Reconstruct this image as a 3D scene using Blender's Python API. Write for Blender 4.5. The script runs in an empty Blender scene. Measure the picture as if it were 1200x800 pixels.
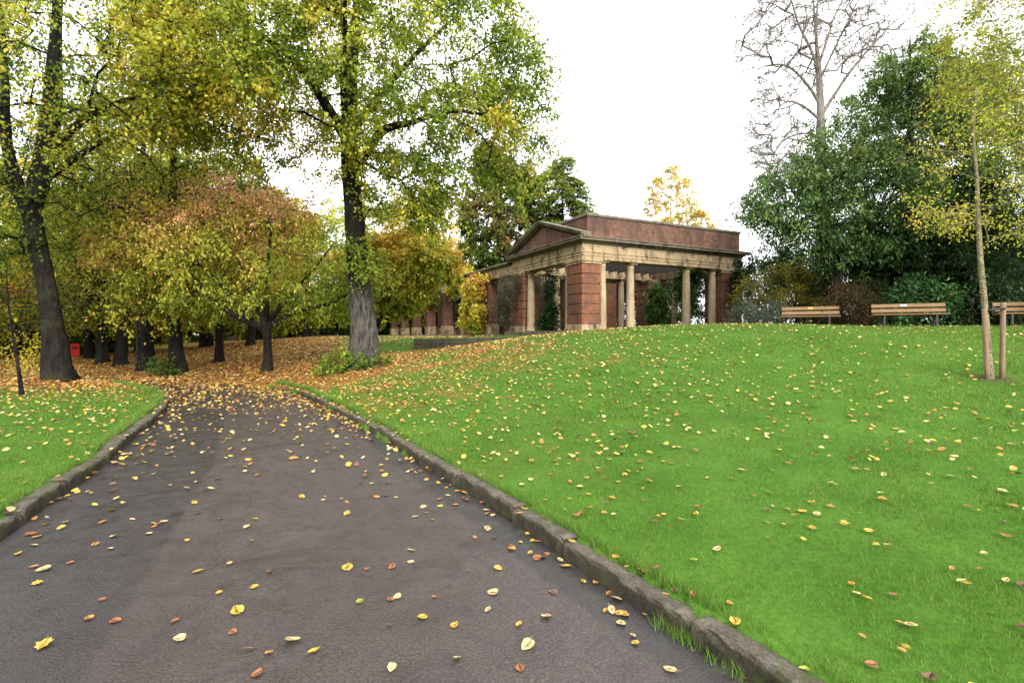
import bpy, bmesh, math
import numpy as np
from mathutils import Vector

R = math.radians
scene = bpy.context.scene
COL = scene.collection
PI = math.pi

# ------------------------------------------------------------------ camera, sky, sun, exposure
EYE = 1.6
cam_d = bpy.data.cameras.new('camera')
cam_d.sensor_width = 36.0
cam_d.sensor_fit = 'HORIZONTAL'
cam_d.lens = 36.0 * 620 / 1200
cam_d.shift_y = -7 / 1200
cam_d.clip_start = 0.05
cam_d.clip_end = 3000
cam = bpy.data.objects.new('camera', cam_d)
COL.objects.link(cam)
cam.location = (0, 0, EYE)
cam.rotation_euler = (R(90), 0, 0)
scene.camera = cam

SUN_EL, SUN_AZ = 31, 160          # elevation; azimuth clockwise from +Y (behind the camera, to its right)
world = bpy.data.worlds.new('World')
scene.world = world
world.use_nodes = True
wn, wl = world.node_tree.nodes, world.node_tree.links
wn.clear()
w_out = wn.new('ShaderNodeOutputWorld')
w_bg = wn.new('ShaderNodeBackground')
w_bg.inputs['Strength'].default_value = 0.1
sky = wn.new('ShaderNodeTexSky')
sky.sky_type = 'NISHITA'
sky.sun_disc = False
sky.sun_elevation = R(SUN_EL)
sky.sun_rotation = R(SUN_AZ)
sky.dust_density = 4.0
w_mix = wn.new('ShaderNodeMix')          # overcast: a bright cloud layer over the clear sky
w_mix.data_type = 'RGBA'
w_noise = wn.new('ShaderNodeTexNoise')
w_noise.inputs['Scale'].default_value = 2.2
w_noise.inputs['Detail'].default_value = 4
w_ramp = wn.new('ShaderNodeValToRGB')
w_ramp.color_ramp.elements[0].position = 0.3
w_ramp.color_ramp.elements[0].color = (0.66, 0.67, 0.69, 1)
w_ramp.color_ramp.elements[1].position = 0.75
w_ramp.color_ramp.elements[1].color = (0.9, 0.9, 0.9, 1)
w_mul = wn.new('ShaderNodeVectorMath')
w_mul.operation = 'SCALE'
w_mul.inputs['Scale'].default_value = 9.0
w_tc = wn.new('ShaderNodeTexCoord')
wl.new(w_tc.outputs['Generated'], w_noise.inputs['Vector'])
wl.new(w_noise.outputs['Fac'], w_ramp.inputs['Fac'])
wl.new(w_ramp.outputs['Color'], w_mul.inputs[0])
w_mix.inputs['Factor'].default_value = 0.88
wl.new(sky.outputs['Color'], w_mix.inputs['A'])
wl.new(w_mul.outputs['Vector'], w_mix.inputs['B'])
wl.new(w_mix.outputs['Result'], w_bg.inputs['Color'])
wl.new(w_bg.outputs['Background'], w_out.inputs['Surface'])

sun_d = bpy.data.lights.new('sun', 'SUN')
sun_d.energy = 1.5
sun_d.angle = R(35)
sun_d.color = (1.0, 0.96, 0.9)
sun = bpy.data.objects.new('sun', sun_d)
COL.objects.link(sun)
_az, _el = R(SUN_AZ), R(SUN_EL)
_sd = Vector((math.sin(_az) * math.cos(_el), math.cos(_az) * math.cos(_el), math.sin(_el)))
sun.rotation_euler = _sd.to_track_quat('Z', 'Y').to_euler()

vs = scene.view_settings
vs.view_transform = 'Standard'
vs.look = 'None'
vs.gamma = 1.0
vs.use_curve_mapping = False
vs.exposure = 2.2
scene.cycles.max_bounces = 14
scene.cycles.diffuse_bounces = 9
scene.cycles.transmission_bounces = 10
scene.cycles.glossy_bounces = 3
scene.cycles.transparent_max_bounces = 4
scene.cycles.caustics_reflective = False
scene.cycles.caustics_refractive = False

# ------------------------------------------------------------------ small helpers
def rngs(seed):
    return np.random.default_rng(seed)

def tag(o, label=None, cat=None, group=None, kind=None):
    if label: o['label'] = label
    if cat: o['category'] = cat
    if group: o['group'] = group
    if kind: o['kind'] = kind
    return o

def thing(name, label, cat, loc=(0, 0, 0), rz=0.0, group=None):
    o = bpy.data.objects.new(name, None)
    o.empty_display_size = 0.3
    COL.objects.link(o)
    o.location = loc
    o.rotation_euler = (0, 0, rz)
    return tag(o, label, cat, group)

def link(name, mesh, parent=None):
    o = bpy.data.objects.new(name, mesh)
    COL.objects.link(o)
    if parent is not None:
        o.parent = parent
    return o

def np_mesh(name, V, F, mat=None, fcol=None, smooth=False, extra=None):
    """V (n,3); F (m,k) faces of k corners; fcol (m,3) colour per face."""
    V = np.asarray(V, np.float32); F = np.asarray(F, np.int32)
    me = bpy.data.meshes.new(name)
    n, (m, k) = len(V), F.shape
    me.vertices.add(n)
    me.vertices.foreach_set('co', V.ravel())
    me.loops.add(m * k)
    me.loops.foreach_set('vertex_index', F.ravel())
    me.polygons.add(m)
    me.polygons.foreach_set('loop_start', np.arange(0, m * k, k, dtype=np.int32))
    if smooth:
        me.polygons.foreach_set('use_smooth', np.ones(m, bool))
    if fcol is not None:
        a = me.attributes.new('col', 'FLOAT_COLOR', 'FACE')
        c = np.ones((m, 4), np.float32); c[:, :3] = fcol
        a.data.foreach_set('color', c.ravel())
    for nm, arr in (extra or {}).items():
        a = me.attributes.new(nm, 'FLOAT', 'POINT')
        a.data.foreach_set('value', np.asarray(arr, np.float32).ravel())
    if mat is not None:
        me.materials.append(mat)
    me.update(calc_edges=True)
    return me

def cat_meshes(parts):
    Vs, Fs, off = [], [], 0
    for V, F in parts:
        Vs.append(V); Fs.append(F + off); off += len(V)
    return np.concatenate(Vs), np.concatenate(Fs)

def unit(v):
    return v / np.maximum(np.linalg.norm(v, axis=-1, keepdims=True), 1e-9)

def catmull(P, step):
    P = np.asarray(P, float)
    Q = np.vstack([2 * P[0] - P[1], P, 2 * P[-1] - P[-2]])
    out = []
    for i in range(1, len(Q) - 2):
        p0, p1, p2, p3 = Q[i - 1], Q[i], Q[i + 1], Q[i + 2]
        n = max(1, int(math.ceil(np.linalg.norm(p2 - p1) / step)))
        t = (np.arange(n) / n)[:, None]
        out.append(0.5 * (2 * p1 + (p2 - p0) * t + (2 * p0 - 5 * p1 + 4 * p2 - p3) * t ** 2 + (3 * p1 - p0 - 3 * p2 + p3) * t ** 3))
    out.append(P[-1:])
    return np.vstack(out)

# ------------------------------------------------------------------ materials
def mat_new(name):
    m = bpy.data.materials.new(name)
    m.use_nodes = True
    nt = m.node_tree
    b = nt.nodes['Principled BSDF']
    return m, nt.nodes, nt.links, b

def ramp_node(n, stops):
    r = n.new('ShaderNodeValToRGB')
    e = r.color_ramp.elements
    while len(e) < len(stops): e.new(0.5)
    for k, (p, c) in enumerate(stops):
        e[k].position = p; e[k].color = (*c, 1)
    return r

def noise_node(n, l, vec, scale, detail=5, rough=0.6, dist=0.0):
    t = n.new('ShaderNodeTexNoise')
    t.inputs['Scale'].default_value = scale
    t.inputs['Detail'].default_value = detail
    t.inputs['Roughness'].default_value = rough
    t.inputs['Distortion'].default_value = dist
    if vec is not None: l.new(vec, t.inputs['Vector'])
    return t

def mixc(n, l, a, b, f, mode='MIX'):
    x = n.new('ShaderNodeMix'); x.data_type = 'RGBA'; x.blend_type = mode
    for key, v in (('A', a), ('B', b)):
        if isinstance(v, tuple): x.inputs[key].default_value = (*v, 1)
        else: l.new(v, x.inputs[key])
    if isinstance(f, (int, float)): x.inputs['Factor'].default_value = f
    else: l.new(f, x.inputs['Factor'])
    return x.outputs['Result']

def bump(n, l, b, h, strength=0.4, dist=0.02):
    bp = n.new('ShaderNodeBump')
    bp.inputs['Strength'].default_value = strength
    bp.inputs['Distance'].default_value = dist
    l.new(h, bp.inputs['Height'])
    l.new(bp.outputs['Normal'], b.inputs['Normal'])

def coords(n, scale=(1, 1, 1)):
    t = n.new('ShaderNodeTexCoord')
    return t.outputs['Object']

def mapping(n, l, vec, scale):
    m = n.new('ShaderNodeMapping'); m.inputs['Scale'].default_value = scale
    l.new(vec, m.inputs['Vector'])
    return m.outputs['Vector']

def leaf_material(name, transl=0.4, rough=0.55, spec=0.25):
    m, n, l, b = mat_new(name)
    a = n.new('ShaderNodeAttribute'); a.attribute_name = 'col'
    l.new(a.outputs['Color'], b.inputs['Base Color'])
    b.inputs['Roughness'].default_value = rough
    b.inputs['Specular IOR Level'].default_value = spec
    t = n.new('ShaderNodeBsdfTranslucent')
    l.new(a.outputs['Color'], t.inputs['Color'])
    mx = n.new('ShaderNodeMixShader'); mx.inputs[0].default_value = transl
    l.new(b.outputs[0], mx.inputs[1]); l.new(t.outputs[0], mx.inputs[2])
    l.new(mx.outputs[0], n['Material Output'].inputs['Surface'])
    return m

def bark_material(name, c0, c1, moss=(0.05, 0.07, 0.02), moss_amt=0.3, vert=0.25, scale=9.0, upper=None):
    m, n, l, b = mat_new(name)
    co = coords(n)
    v = mapping(n, l, co, (1, 1, vert))
    a = noise_node(n, l, v, scale, 8, 0.7, 0.6)
    r = ramp_node(n, [(0.36, c0), (0.64, c1)])
    l.new(a.outputs['Fac'], r.inputs['Fac'])
    big = noise_node(n, l, co, 1.3, 4, 0.6)
    rr = ramp_node(n, [(0.5, (0, 0, 0)), (0.72, (moss_amt,) * 3)])
    l.new(big.outputs['Fac'], rr.inputs['Fac'])
    c = mixc(n, l, r.outputs['Color'], moss, rr.outputs['Color'])
    if upper is not None:                        # pale lichen and scars only on the lowest metres of the stem
        sp = n.new('ShaderNodeSeparateXYZ'); l.new(co, sp.inputs[0])
        wob = n.new('ShaderNodeMath'); wob.operation = 'MULTIPLY_ADD'
        l.new(big.outputs['Fac'], wob.inputs[0]); wob.inputs[1].default_value = 3.0; l.new(sp.outputs['Z'], wob.inputs[2])
        mr = n.new('ShaderNodeMapRange'); mr.inputs['From Min'].default_value = 3.2; mr.inputs['From Max'].default_value = 4.6
        l.new(wob.outputs[0], mr.inputs['Value'])
        c = mixc(n, l, c, upper, mr.outputs['Result'], 'MULTIPLY')
    l.new(c, b.inputs['Base Color'])
    b.inputs['Roughness'].default_value = 0.85
    b.inputs['Specular IOR Level'].default_value = 0.12
    w = n.new('ShaderNodeTexVoronoi'); w.inputs['Scale'].default_value = scale * 1.6
    w.feature = 'DISTANCE_TO_EDGE'
    l.new(v, w.inputs['Vector'])
    ad = n.new('ShaderNodeMath'); ad.operation = 'ADD'
    l.new(a.outputs['Fac'], ad.inputs[0]); l.new(w.outputs['Distance'], ad.inputs[1])
    bump(n, l, b, ad.outputs[0], 1.0, 0.07)
    return m

def stone_material(name, base, dark, stain=0.7, mossy=0.0, scale=1.0, streak=True, thr=0.5):
    m, n, l, b = mat_new(name)
    co = coords(n)
    a = noise_node(n, l, co, 3.0 * scale, 8, 0.65)
    r = ramp_node(n, [(0.3, tuple(x * 0.72 for x in base)), (0.62, base), (0.8, tuple(min(1, x * 1.15) for x in base))])
    l.new(a.outputs['Fac'], r.inputs['Fac'])
    v = mapping(n, l, co, (.8, .8, 0.42 if streak else 1))
    s = noise_node(n, l, v, 1.7 * scale, 7, 0.7, 0.4)
    sr = ramp_node(n, [(thr, (0, 0, 0)), (thr + 0.17, (stain,) * 3)])
    l.new(s.outputs['Fac'], sr.inputs['Fac'])
    c = mixc(n, l, r.outputs['Color'], dark, sr.outputs['Color'])
    if mossy > 0:
        g = noise_node(n, l, co, 4.0 * scale, 6, 0.7)
        gr = ramp_node(n, [(0.5, (0, 0, 0)), (0.62, (mossy,) * 3)])
        l.new(g.outputs['Fac'], gr.inputs['Fac'])
        c = mixc(n, l, c, (0.045, 0.085, 0.012), gr.outputs['Color'])
    l.new(c, b.inputs['Base Color'])
    b.inputs['Roughness'].default_value = 0.85
    b.inputs['Specular IOR Level'].default_value = 0.2
    f = noise_node(n, l, co, 40 * scale, 5, 0.7)
    bump(n, l, b, f.outputs['Fac'], 0.35, 0.01)
    return m

def brick_material(name, c1, c2, mortar, dark=(0.05, 0.035, 0.03), stain=0.5):
    m, n, l, b = mat_new(name)
    co = coords(n)
    sp = n.new('ShaderNodeSeparateXYZ'); l.new(co, sp.inputs[0])
    ad = n.new('ShaderNodeMath'); ad.operation = 'ADD'
    l.new(sp.outputs['X'], ad.inputs[0]); l.new(sp.outputs['Y'], ad.inputs[1])
    cb = n.new('ShaderNodeCombineXYZ')
    l.new(ad.outputs[0], cb.inputs['X']); l.new(sp.outputs['Z'], cb.inputs['Y'])
    t = n.new('ShaderNodeTexBrick')
    t.inputs['Color1'].default_value = (*c1, 1); t.inputs['Color2'].default_value = (*c2, 1)
    t.inputs['Mortar'].default_value = (*mortar, 1)
    t.inputs['Scale'].default_value = 1.0
    t.inputs['Brick Width'].default_value = 0.225
    t.inputs['Row Height'].default_value = 0.075
    t.inputs['Mortar Size'].default_value = 0.008
    l.new(cb.outputs[0], t.inputs['Vector'])
    a = noise_node(n, l, co, 7, 6, 0.7)
    ar = ramp_node(n, [(0.3, (0.6, 0.6, 0.6)), (0.7, (1.25, 1.2, 1.15))])
    l.new(a.outputs['Fac'], ar.inputs['Fac'])
    c = mixc(n, l, t.outputs['Color'], ar.outputs['Color'], 1.0, 'MULTIPLY')
    v = mapping(n, l, co, (1, 1, 0.35))
    s = noise_node(n, l, v, 1.5, 7, 0.7)
    sr = ramp_node(n, [(0.4, (0, 0, 0)), (0.64, (stain,) * 3)])
    l.new(s.outputs['Fac'], sr.inputs['Fac'])
    c = mixc(n, l, c, dark, sr.outputs['Color'])
    l.new(c, b.inputs['Base Color'])
    b.inputs['Roughness'].default_value = 0.9
    b.inputs['Specular IOR Level'].default_value = 0.15
    bump(n, l, b, t.outputs['Fac'], -0.4, 0.008)
    return m

def wood_material(name, base, dark, rough=0.6, axis=(1, 12, 12)):
    m, n, l, b = mat_new(name)
    co = coords(n)
    v = mapping(n, l, co, axis)
    a = noise_node(n, l, v, 4.0, 6, 0.65, 0.5)
    r = ramp_node(n, [(0.3, dark), (0.65, base)])
    l.new(a.outputs['Fac'], r.inputs['Fac'])
    l.new(r.outputs['Color'], b.inputs['Base Color'])
    b.inputs['Roughness'].default_value = rough
    bump(n, l, b, a.outputs['Fac'], 0.3, 0.005)
    return m

def plain_material(name, c, rough=0.5, metal=0.0, var=0.25):
    m, n, l, b = mat_new(name)
    a = noise_node(n, l, coords(n), 12, 5, 0.6)
    r = ramp_node(n, [(0.3, tuple(x * (1 - var) for x in c)), (0.7, tuple(min(1, x * (1 + var)) for x in c))])
    l.new(a.outputs['Fac'], r.inputs['Fac'])
    l.new(r.outputs['Color'], b.inputs['Base Color'])
    b.inputs['Roughness'].default_value = rough
    b.inputs['Metallic'].default_value = metal
    b.inputs['Specular IOR Level'].default_value = 0.25
    return m

M = {}
M['leaf'] = leaf_material('leaf', 0.55)
M['leaf_glossy'] = leaf_material('leaf_glossy', 0.32, 0.5, 0.3)
M['fallen'] = leaf_material('fallen_leaf', 0.12, 0.6, 0.2)
M['grass'] = leaf_material('grass_blade', 0.35, 0.6, 0.08)
M['bark_lime'] = bark_material('bark_lime', (0.01, 0.009, 0.008), (0.1, 0.09, 0.078), moss_amt=0.3, vert=0.22, scale=11, upper=(0.24, 0.23, 0.22))
M['bark_dark'] = bark_material('bark_dark', (0.004, 0.0034, 0.003), (0.021, 0.0175, 0.0145), moss_amt=0.35, vert=0.2, scale=10)
M['bark_cherry'] = bark_material('bark_cherry', (0.007, 0.0055, 0.005), (0.026, 0.02, 0.018), moss_amt=0.25, vert=1.6, scale=7)
M['bark_bare'] = bark_material('bark_bare', (0.12, 0.1, 0.08), (0.3, 0.27, 0.23), moss_amt=0.15)
M['bark_pale'] = bark_material('bark_pale', (0.13, 0.11, 0.065), (0.34, 0.29, 0.17), moss=(0.2, 0.17, 0.05), moss_amt=0.5, vert=1.2, scale=14)
M['stem'] = bark_material('stem', (0.04, 0.03, 0.02), (0.12, 0.09, 0.06))
M['twig'] = plain_material('twig', (0.05, 0.04, 0.032), 0.8)
M['twig_bare'] = plain_material('twig_bare', (0.17, 0.145, 0.12), 0.8)

# ------------------------------------------------------------------ lie of the land
RIGHT_EDGE = catmull([(7.5, -8), (4.9, -5), (2.3, 0), (1.115, 2.47), (.91, 2.82), (.557, 3.456), (0, 4.53), (-1.03, 6.4), (-2.1, 8.4), (-3.4, 10.55),
                      (-4.44, 12.2), (-5.73, 14.2), (-7.3, 16.0)], 0.25)
FAR_EDGE = catmull([(-7.3, 16.0), (-9.4, 17.7), (-11.7, 19.5), (-15.2, 22.5), (-20.3, 26.8), (-26.8, 32), (-36, 39), (-60, 57), (-90, 80)], 0.5)
LEFT_EDGE = catmull([(2.9, -8), (0.6, -5), (-2.2, 0), (-3.3, 2.5), (-3.97, 4.1), (-4.39, 5.04), (-4.84, 6.12), (-5.67, 7.8), (-6.84, 10.2), (-7.8, 12.0),
                     (-8.9, 13.6), (-10.6, 15.2), (-13.0, 17.2), (-17, 20.5), (-23, 25.5), (-34, 34.5), (-60, 53), (-94, 76)], 0.25)
RE = np.vstack([RIGHT_EDGE, FAR_EDGE[1:]])
LE = LEFT_EDGE
PATH_POLY = np.vstack([RE, LE[::-1]])

def seg_dist(P, L):
    """distance of points to a polyline"""
    A, B = L[:-1], L[1:]
    d = B - A
    L2 = (d ** 2).sum(1) + 1e-12
    out = np.full(len(P), 1e9)
    for s in range(0, len(P), 20000):
        p = P[s:s + 20000, None, :]
        t = np.clip(((p - A) * d).sum(2) / L2, 0, 1)
        q = A + t[..., None] * d
        out[s:s + 20000] = np.sqrt(((p - q) ** 2).sum(2).min(1))
    return out

def in_poly(P, poly):
    x, y = P[:, 0], P[:, 1]
    inside = np.zeros(len(P), bool)
    x0, y0 = poly[-1]
    for x1, y1 in poly:
        c = ((y1 > y) != (y0 > y))
        if c.any():
            xi = (x0 - x1) * (y - y1) / (y0 - y1 + 1e-15) + x1
            inside ^= c & (x < xi)
        x0, y0 = x1, y1
    return inside

class Field:
    """a quantity of the plan sampled on a grid, looked up by bilinear interpolation"""
    X0, Y0, H, NX, NY = -46.0, -9.0, 0.25, 300, 260
    def __init__(s, fn):
        gx_, gy_ = s.X0 + s.H * np.arange(s.NX), s.Y0 + s.H * np.arange(s.NY)
        a, b_ = np.meshgrid(gx_, gy_)
        s.v = fn(np.c_[a.ravel(), b_.ravel()]).reshape(s.NY, s.NX)
    def __call__(s, P):
        u = np.clip((P[:, 0] - s.X0) / s.H, 0, s.NX - 1.001); v = np.clip((P[:, 1] - s.Y0) / s.H, 0, s.NY - 1.001)
        i, j = u.astype(int), v.astype(int); fu, fv = u - i, v - j
        return (s.v[j, i] * (1 - fu) + s.v[j, i + 1] * fu) * (1 - fv) + (s.v[j + 1, i] * (1 - fu) + s.v[j + 1, i + 1] * fu) * fv
F_RIGHT, F_FAR, F_LEFT = (Field(lambda P, L=L: seg_dist(P, L)) for L in (RIGHT_EDGE[::2], FAR_EDGE[::2], LE[::2]))
_FI = Field(lambda P: np.where(in_poly(P, PATH_POLY[::2]), 1.0, 0.0))
def on_path(P):
    f = _FI(P); out = f > 0.5
    k = (f > 0.001) & (f < 0.999)
    if k.any(): out[k] = in_poly(P[k], PATH_POLY)
    return out
def edge_dist(P, fld, L):
    d = fld(P); k = d < 0.7
    if k.any(): d[k] = seg_dist(P[k], L)
    return d
def d_right(P): return edge_dist(P, F_RIGHT, RIGHT_EDGE[::2])
def d_left(P): return edge_dist(P, F_LEFT, LE[::2])
def d_far(P): return F_FAR(P)

def cpt(px, d, py=None, z=None):
    X = (px - 600) / 620 * d
    if z is None: z = EYE - (py - 393) / 620 * d
    return (X, d, z)

KERB_H = 0.115
ctrl = []
for p in RIGHT_EDGE[::5]: ctrl.append((p[0], p[1], KERB_H - 0.01))
for p in LE[(LE[:, 1] < 16)][::5]: ctrl.append((p[0], p[1], KERB_H - 0.01))
for p in LE[(LE[:, 1] >= 16)][::6]: ctrl.append((p[0], p[1], 0.1))
for p in FAR_EDGE[3::4]: ctrl.append((p[0], p[1], 0.06))
ctrl += [cpt(1160, 9, 445), cpt(1160, 14.0, 390), cpt(1000, 14, 385.5), cpt(900, 14, 384), cpt(800, 15, 384), cpt(700, 17, 388),
         cpt(620, 19, 394.5), cpt(560, 22, 404), cpt(500, 25, 413), cpt(425, 17, 430), cpt(1320, 14, 384),
         (10.3, 18.3, 1.86), (12.5, 16.6, 1.88), (15.4, 15.5, 1.88), (18, 18, 1.7), (24, 16, 1.7), (12, 5, 1.0), (18, 8, 1.55), (8, 2, .55), (14, 0, 1.0), (20, -8, 1.4),
         (4.5, 10.5, 0.98), (3.2, 6.5, 0.42), (6.5, 5.0, 0.55),
         cpt(300, 35, 400), cpt(312, 19, 435), cpt(400, 40, 394), cpt(250, 42, 404), cpt(360, 25, 413), cpt(480, 32, 395), (-4, 33, 1.5), (-8, 42, 1.55), (-20, 60, 1.6), (-2, 50, 1.7),
         (3, 23, 1.62), (8, 26, 1.8), (14, 27, 1.8), (6, 32, 1.75), (0, 30, 1.62), (-4.9, 27.9, .74), (-2.5, 26.3, 1.0), (-6.3, 29.6, .75), (-3.6, 30.2, 1.36), (-1, 27.6, 1.52), (-6.6, 33.5, 1.35), (16, 34, 1.8), (25, 30, 1.8), (10, 50, 1.7), (30, 60, 1.7), (40, 20, 1.8), (-40, 60, 0.9), (-60, 75, .9),
         (-13.8, 16, .26), (-11, 12.2, .25), (-8, 8, .22), (-20, 12, .35), (-24, 18, .4), (-14, 5, .4), (-30, 25, .5), (-45, 30, .7), (-10, -4, .4)]
ctrl = np.array(ctrl)
def _phi(a, b):
    r2 = ((a[:, None, :2] - b[None, :, :2]) ** 2).sum(2)
    return np.sqrt(r2 + 1.0)
_n = len(ctrl)
_A = np.zeros((_n + 3, _n + 3))
_A[:_n, :_n] = _phi(ctrl, ctrl) - np.eye(_n) * 0.25
_A[:_n, _n:] = np.c_[np.ones(_n), ctrl[:, :2]]
_A[_n:, :_n] = _A[:_n, _n:].T
_w = np.linalg.solve(_A, np.r_[ctrl[:, 2], 0, 0, 0])

def land(x, y):
    """height of the ground (lawns and bank)"""
    x = np.atleast_1d(np.asarray(x, float)); y = np.atleast_1d(np.asarray(y, float))
    P = np.c_[np.clip(x, -75, 45), np.clip(y, -10, 75)]
    out = np.empty(len(P))
    for s in range(0, len(P), 20000):
        q = P[s:s + 20000]
        out[s:s + 20000] = _phi(q, ctrl) @ _w[:_n] + np.c_[np.ones(len(q)), q] @ _w[_n:]
    return np.clip(out, 0.03, 2.4)

def gz(x, y):
    return float(land(x, y)[0])

def vnoise(x, y, scale, seed=0, octaves=3):
    """cheap smooth value noise 0..1"""
    x = np.asarray(x, float); y = np.asarray(y, float)
    tot, amp, s = np.zeros_like(x), 0.0, scale
    for o in range(octaves):
        r = rngs(seed * 31 + o).random((64, 64))
        u, v = x / s, y / s
        i, j = np.floor(u).astype(int), np.floor(v).astype(int)
        fu, fv = u - i, v - j
        fu, fv = fu * fu * (3 - 2 * fu), fv * fv * (3 - 2 * fv)
        a, b, c, d = r[i % 64, j % 64], r[(i + 1) % 64, j % 64], r[i % 64, (j + 1) % 64], r[(i + 1) % 64, (j + 1) % 64]
        w = 0.5 ** o
        tot += w * ((a * (1 - fu) + b * fu) * (1 - fv) + (c * (1 - fu) + d * fu) * fv); amp += w; s /= 2
    return tot / amp

def sstep(a, b, x):
    t = np.clip((x - a) / (b - a), 0, 1)
    return t * t * (3 - 2 * t)

def leaf_density(x, y):
    """fallen leaves per square metre"""
    P = np.c_[x, y]
    ins = on_path(P)
    dr, dl = d_right(P), d_left(P)
    pat = 0.35 + 1.3 * vnoise(x, y, 1.6, 5)
    pat2 = 0.2 + 1.6 * vnoise(x, y, 0.5, 9, 2)
    # path
    p = 9.0 + 16 * sstep(5.5, 9.5, y) + 62 * sstep(9, 15, y) + 95 * sstep(16, 22, y)
    p = p * pat
    p = p + 60 * np.exp(-(dr / 0.2) ** 2) * pat2 ** 1.5 * sstep(2.0, 3.2, y) + 34 * np.exp(-(dl / 0.3) ** 2) * pat2 + 60 * np.exp(-(dr / 0.5) ** 2) * sstep(7, 12, y)
    # right lawn and plateau
    rt = np.hypot(x + 4.6, y - 17)
    q = 4.2 + 5 * sstep(6, 13, y) * sstep(9, 2, x) + 22 * np.exp(-(rt / 13.5) ** 2) + 75 * np.exp(-(rt / 7.0) ** 2)
    q = q * (0.1 + 1.8 * vnoise(x, y, 1.1, 11) * (0.4 + 1.2 * vnoise(x, y, 0.35, 12, 2)))
    # bank beyond the path and left of the kerb end
    side = sstep(-.3, -.37, x / np.maximum(y, 1)) * sstep(15.5, 18, y)
    far = sstep(30, 45, y)
    bank = 150 * (1 - 0.3 * far) * (0.75 + 0.5 * vnoise(x, y, 2.5, 13))
    rb = np.hypot((x + 7.2) / 1.6, y - 17.6)
    q = q + 22 * sstep(20, 24, y) * sstep(0, -3, x)
    q = q * (1 - side) + bank * side + 90 * np.exp(-(rb / 2.2) ** 2)
    # left lawn
    left = (x < -3) & ~ins
    isleft = left & (x < np.interp(y, LE[:, 1], LE[:, 0]))
    rl = np.hypot(x + 13.8, y - 15.5)
    g = 10 + 22 * sstep(6, 10, y) + 95 * np.exp(-(rl / 4.0) ** 2) + 70 * sstep(-14, -19, x)
    g = g * (0.4 + 1.2 * vnoise(x, y, 1.5, 17))
    d = np.where(ins, p, np.where(isleft, g, q))
    return d, ins, isleft, dr, dl

# ground sheet: fine near the camera, coarse to the horizon
def axis(lo, hi, step, far, grow=1.25):
    a = list(np.arange(lo, hi + 1e-6, step))
    s, v = step, hi
    while v < far:
        s *= grow; v += s; a.append(v)
    s, v = step, lo
    while v > -far:
        s *= grow; v -= s; a.insert(0, v)
    return np.array(a)

gx = axis(-11.5, 9, 0.085, 900)
gy = axis(0.8, 20, 0.085, 900)
GX, GY = np.meshgrid(gx, gy)
P = np.c_[GX.ravel(), GY.ravel()]
Z = land(P[:, 0], P[:, 1])
ins = in_poly(P, PATH_POLY)
edge_d = np.minimum(np.minimum(d_right(P), d_far(P)), d_left(P))
Z = Z + (vnoise(P[:, 0], P[:, 1], 0.9, 3) - 0.5) * 0.03 * sstep(0.0, 0.6, edge_d)
Z[ins | (edge_d < 0.075)] = -0.09
dens = leaf_density(P[:, 0], P[:, 1])[0]
litter = np.clip((dens - 25) / 110, 0, 1)
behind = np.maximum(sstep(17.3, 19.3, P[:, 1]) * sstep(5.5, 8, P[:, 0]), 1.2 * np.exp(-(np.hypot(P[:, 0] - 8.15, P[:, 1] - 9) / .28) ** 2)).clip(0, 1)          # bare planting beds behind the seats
nx, ny = len(gx), len(gy)
i = np.arange(nx * ny).reshape(ny, nx)
F = np.stack([i[:-1, :-1], i[:-1, 1:], i[1:, 1:], i[1:, :-1]], -1).reshape(-1, 4)

m, n, l, b = mat_new('lawn_ground')
co = coords(n)
at = n.new('ShaderNodeAttribute'); at.attribute_name = 'litter'
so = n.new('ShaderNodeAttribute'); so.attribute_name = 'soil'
a1 = noise_node(n, l, co, 1.2, 6, 0.65)
a2 = noise_node(n, l, co, 22, 6, 0.75)
g1 = ramp_node(n, [(0.3, (0.035, 0.088, 0.011)), (0.7, (0.068, 0.142, 0.02))])
l.new(a1.outputs['Fac'], g1.inputs['Fac'])
g2 = ramp_node(n, [(0.25, (0.55, 0.55, 0.5)), (0.75, (1.25, 1.25, 1.2))])
l.new(a2.outputs['Fac'], g2.inputs['Fac'])
green = mixc(n, l, g1.outputs['Color'], g2.outputs['Color'], 1.0, 'MULTIPLY')
br = ramp_node(n, [(0.3, (0.06, 0.03, 0.012)), (0.5, (0.2, 0.1, 0.03)), (0.7, (0.33, 0.2, 0.05))])
l.new(a2.outputs['Fac'], br.inputs['Fac'])
lm = n.new('ShaderNodeMath'); lm.operation = 'MULTIPLY_ADD'
l.new(a2.outputs['Fac'], lm.inputs[0]); lm.inputs[1].default_value = 1.2; lm.inputs[2].default_value = -0.95
la = n.new('ShaderNodeMath'); la.operation = 'MULTIPLY_ADD'; la.use_clamp = True
l.new(at.outputs['Fac'], la.inputs[0]); la.inputs[1].default_value = 1.5; l.new(lm.outputs[0], la.inputs[2])
c = mixc(n, l, green, br.outputs['Color'], la.outputs[0])
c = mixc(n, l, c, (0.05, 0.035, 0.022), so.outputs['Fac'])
l.new(c, b.inputs['Base Color'])
b.inputs['Roughness'].default_value = 0.9
b.inputs['Specular IOR Level'].default_value = 0.04
bump(n, l, b, a2.outputs['Fac'], 0.6, 0.03)
M['ground'] = m
tag(link('ground', np_mesh('ground', np.c_[P, Z], F, M['ground'], smooth=True, extra={'litter': litter, 'soil': behind})), kind='structure')

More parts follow.
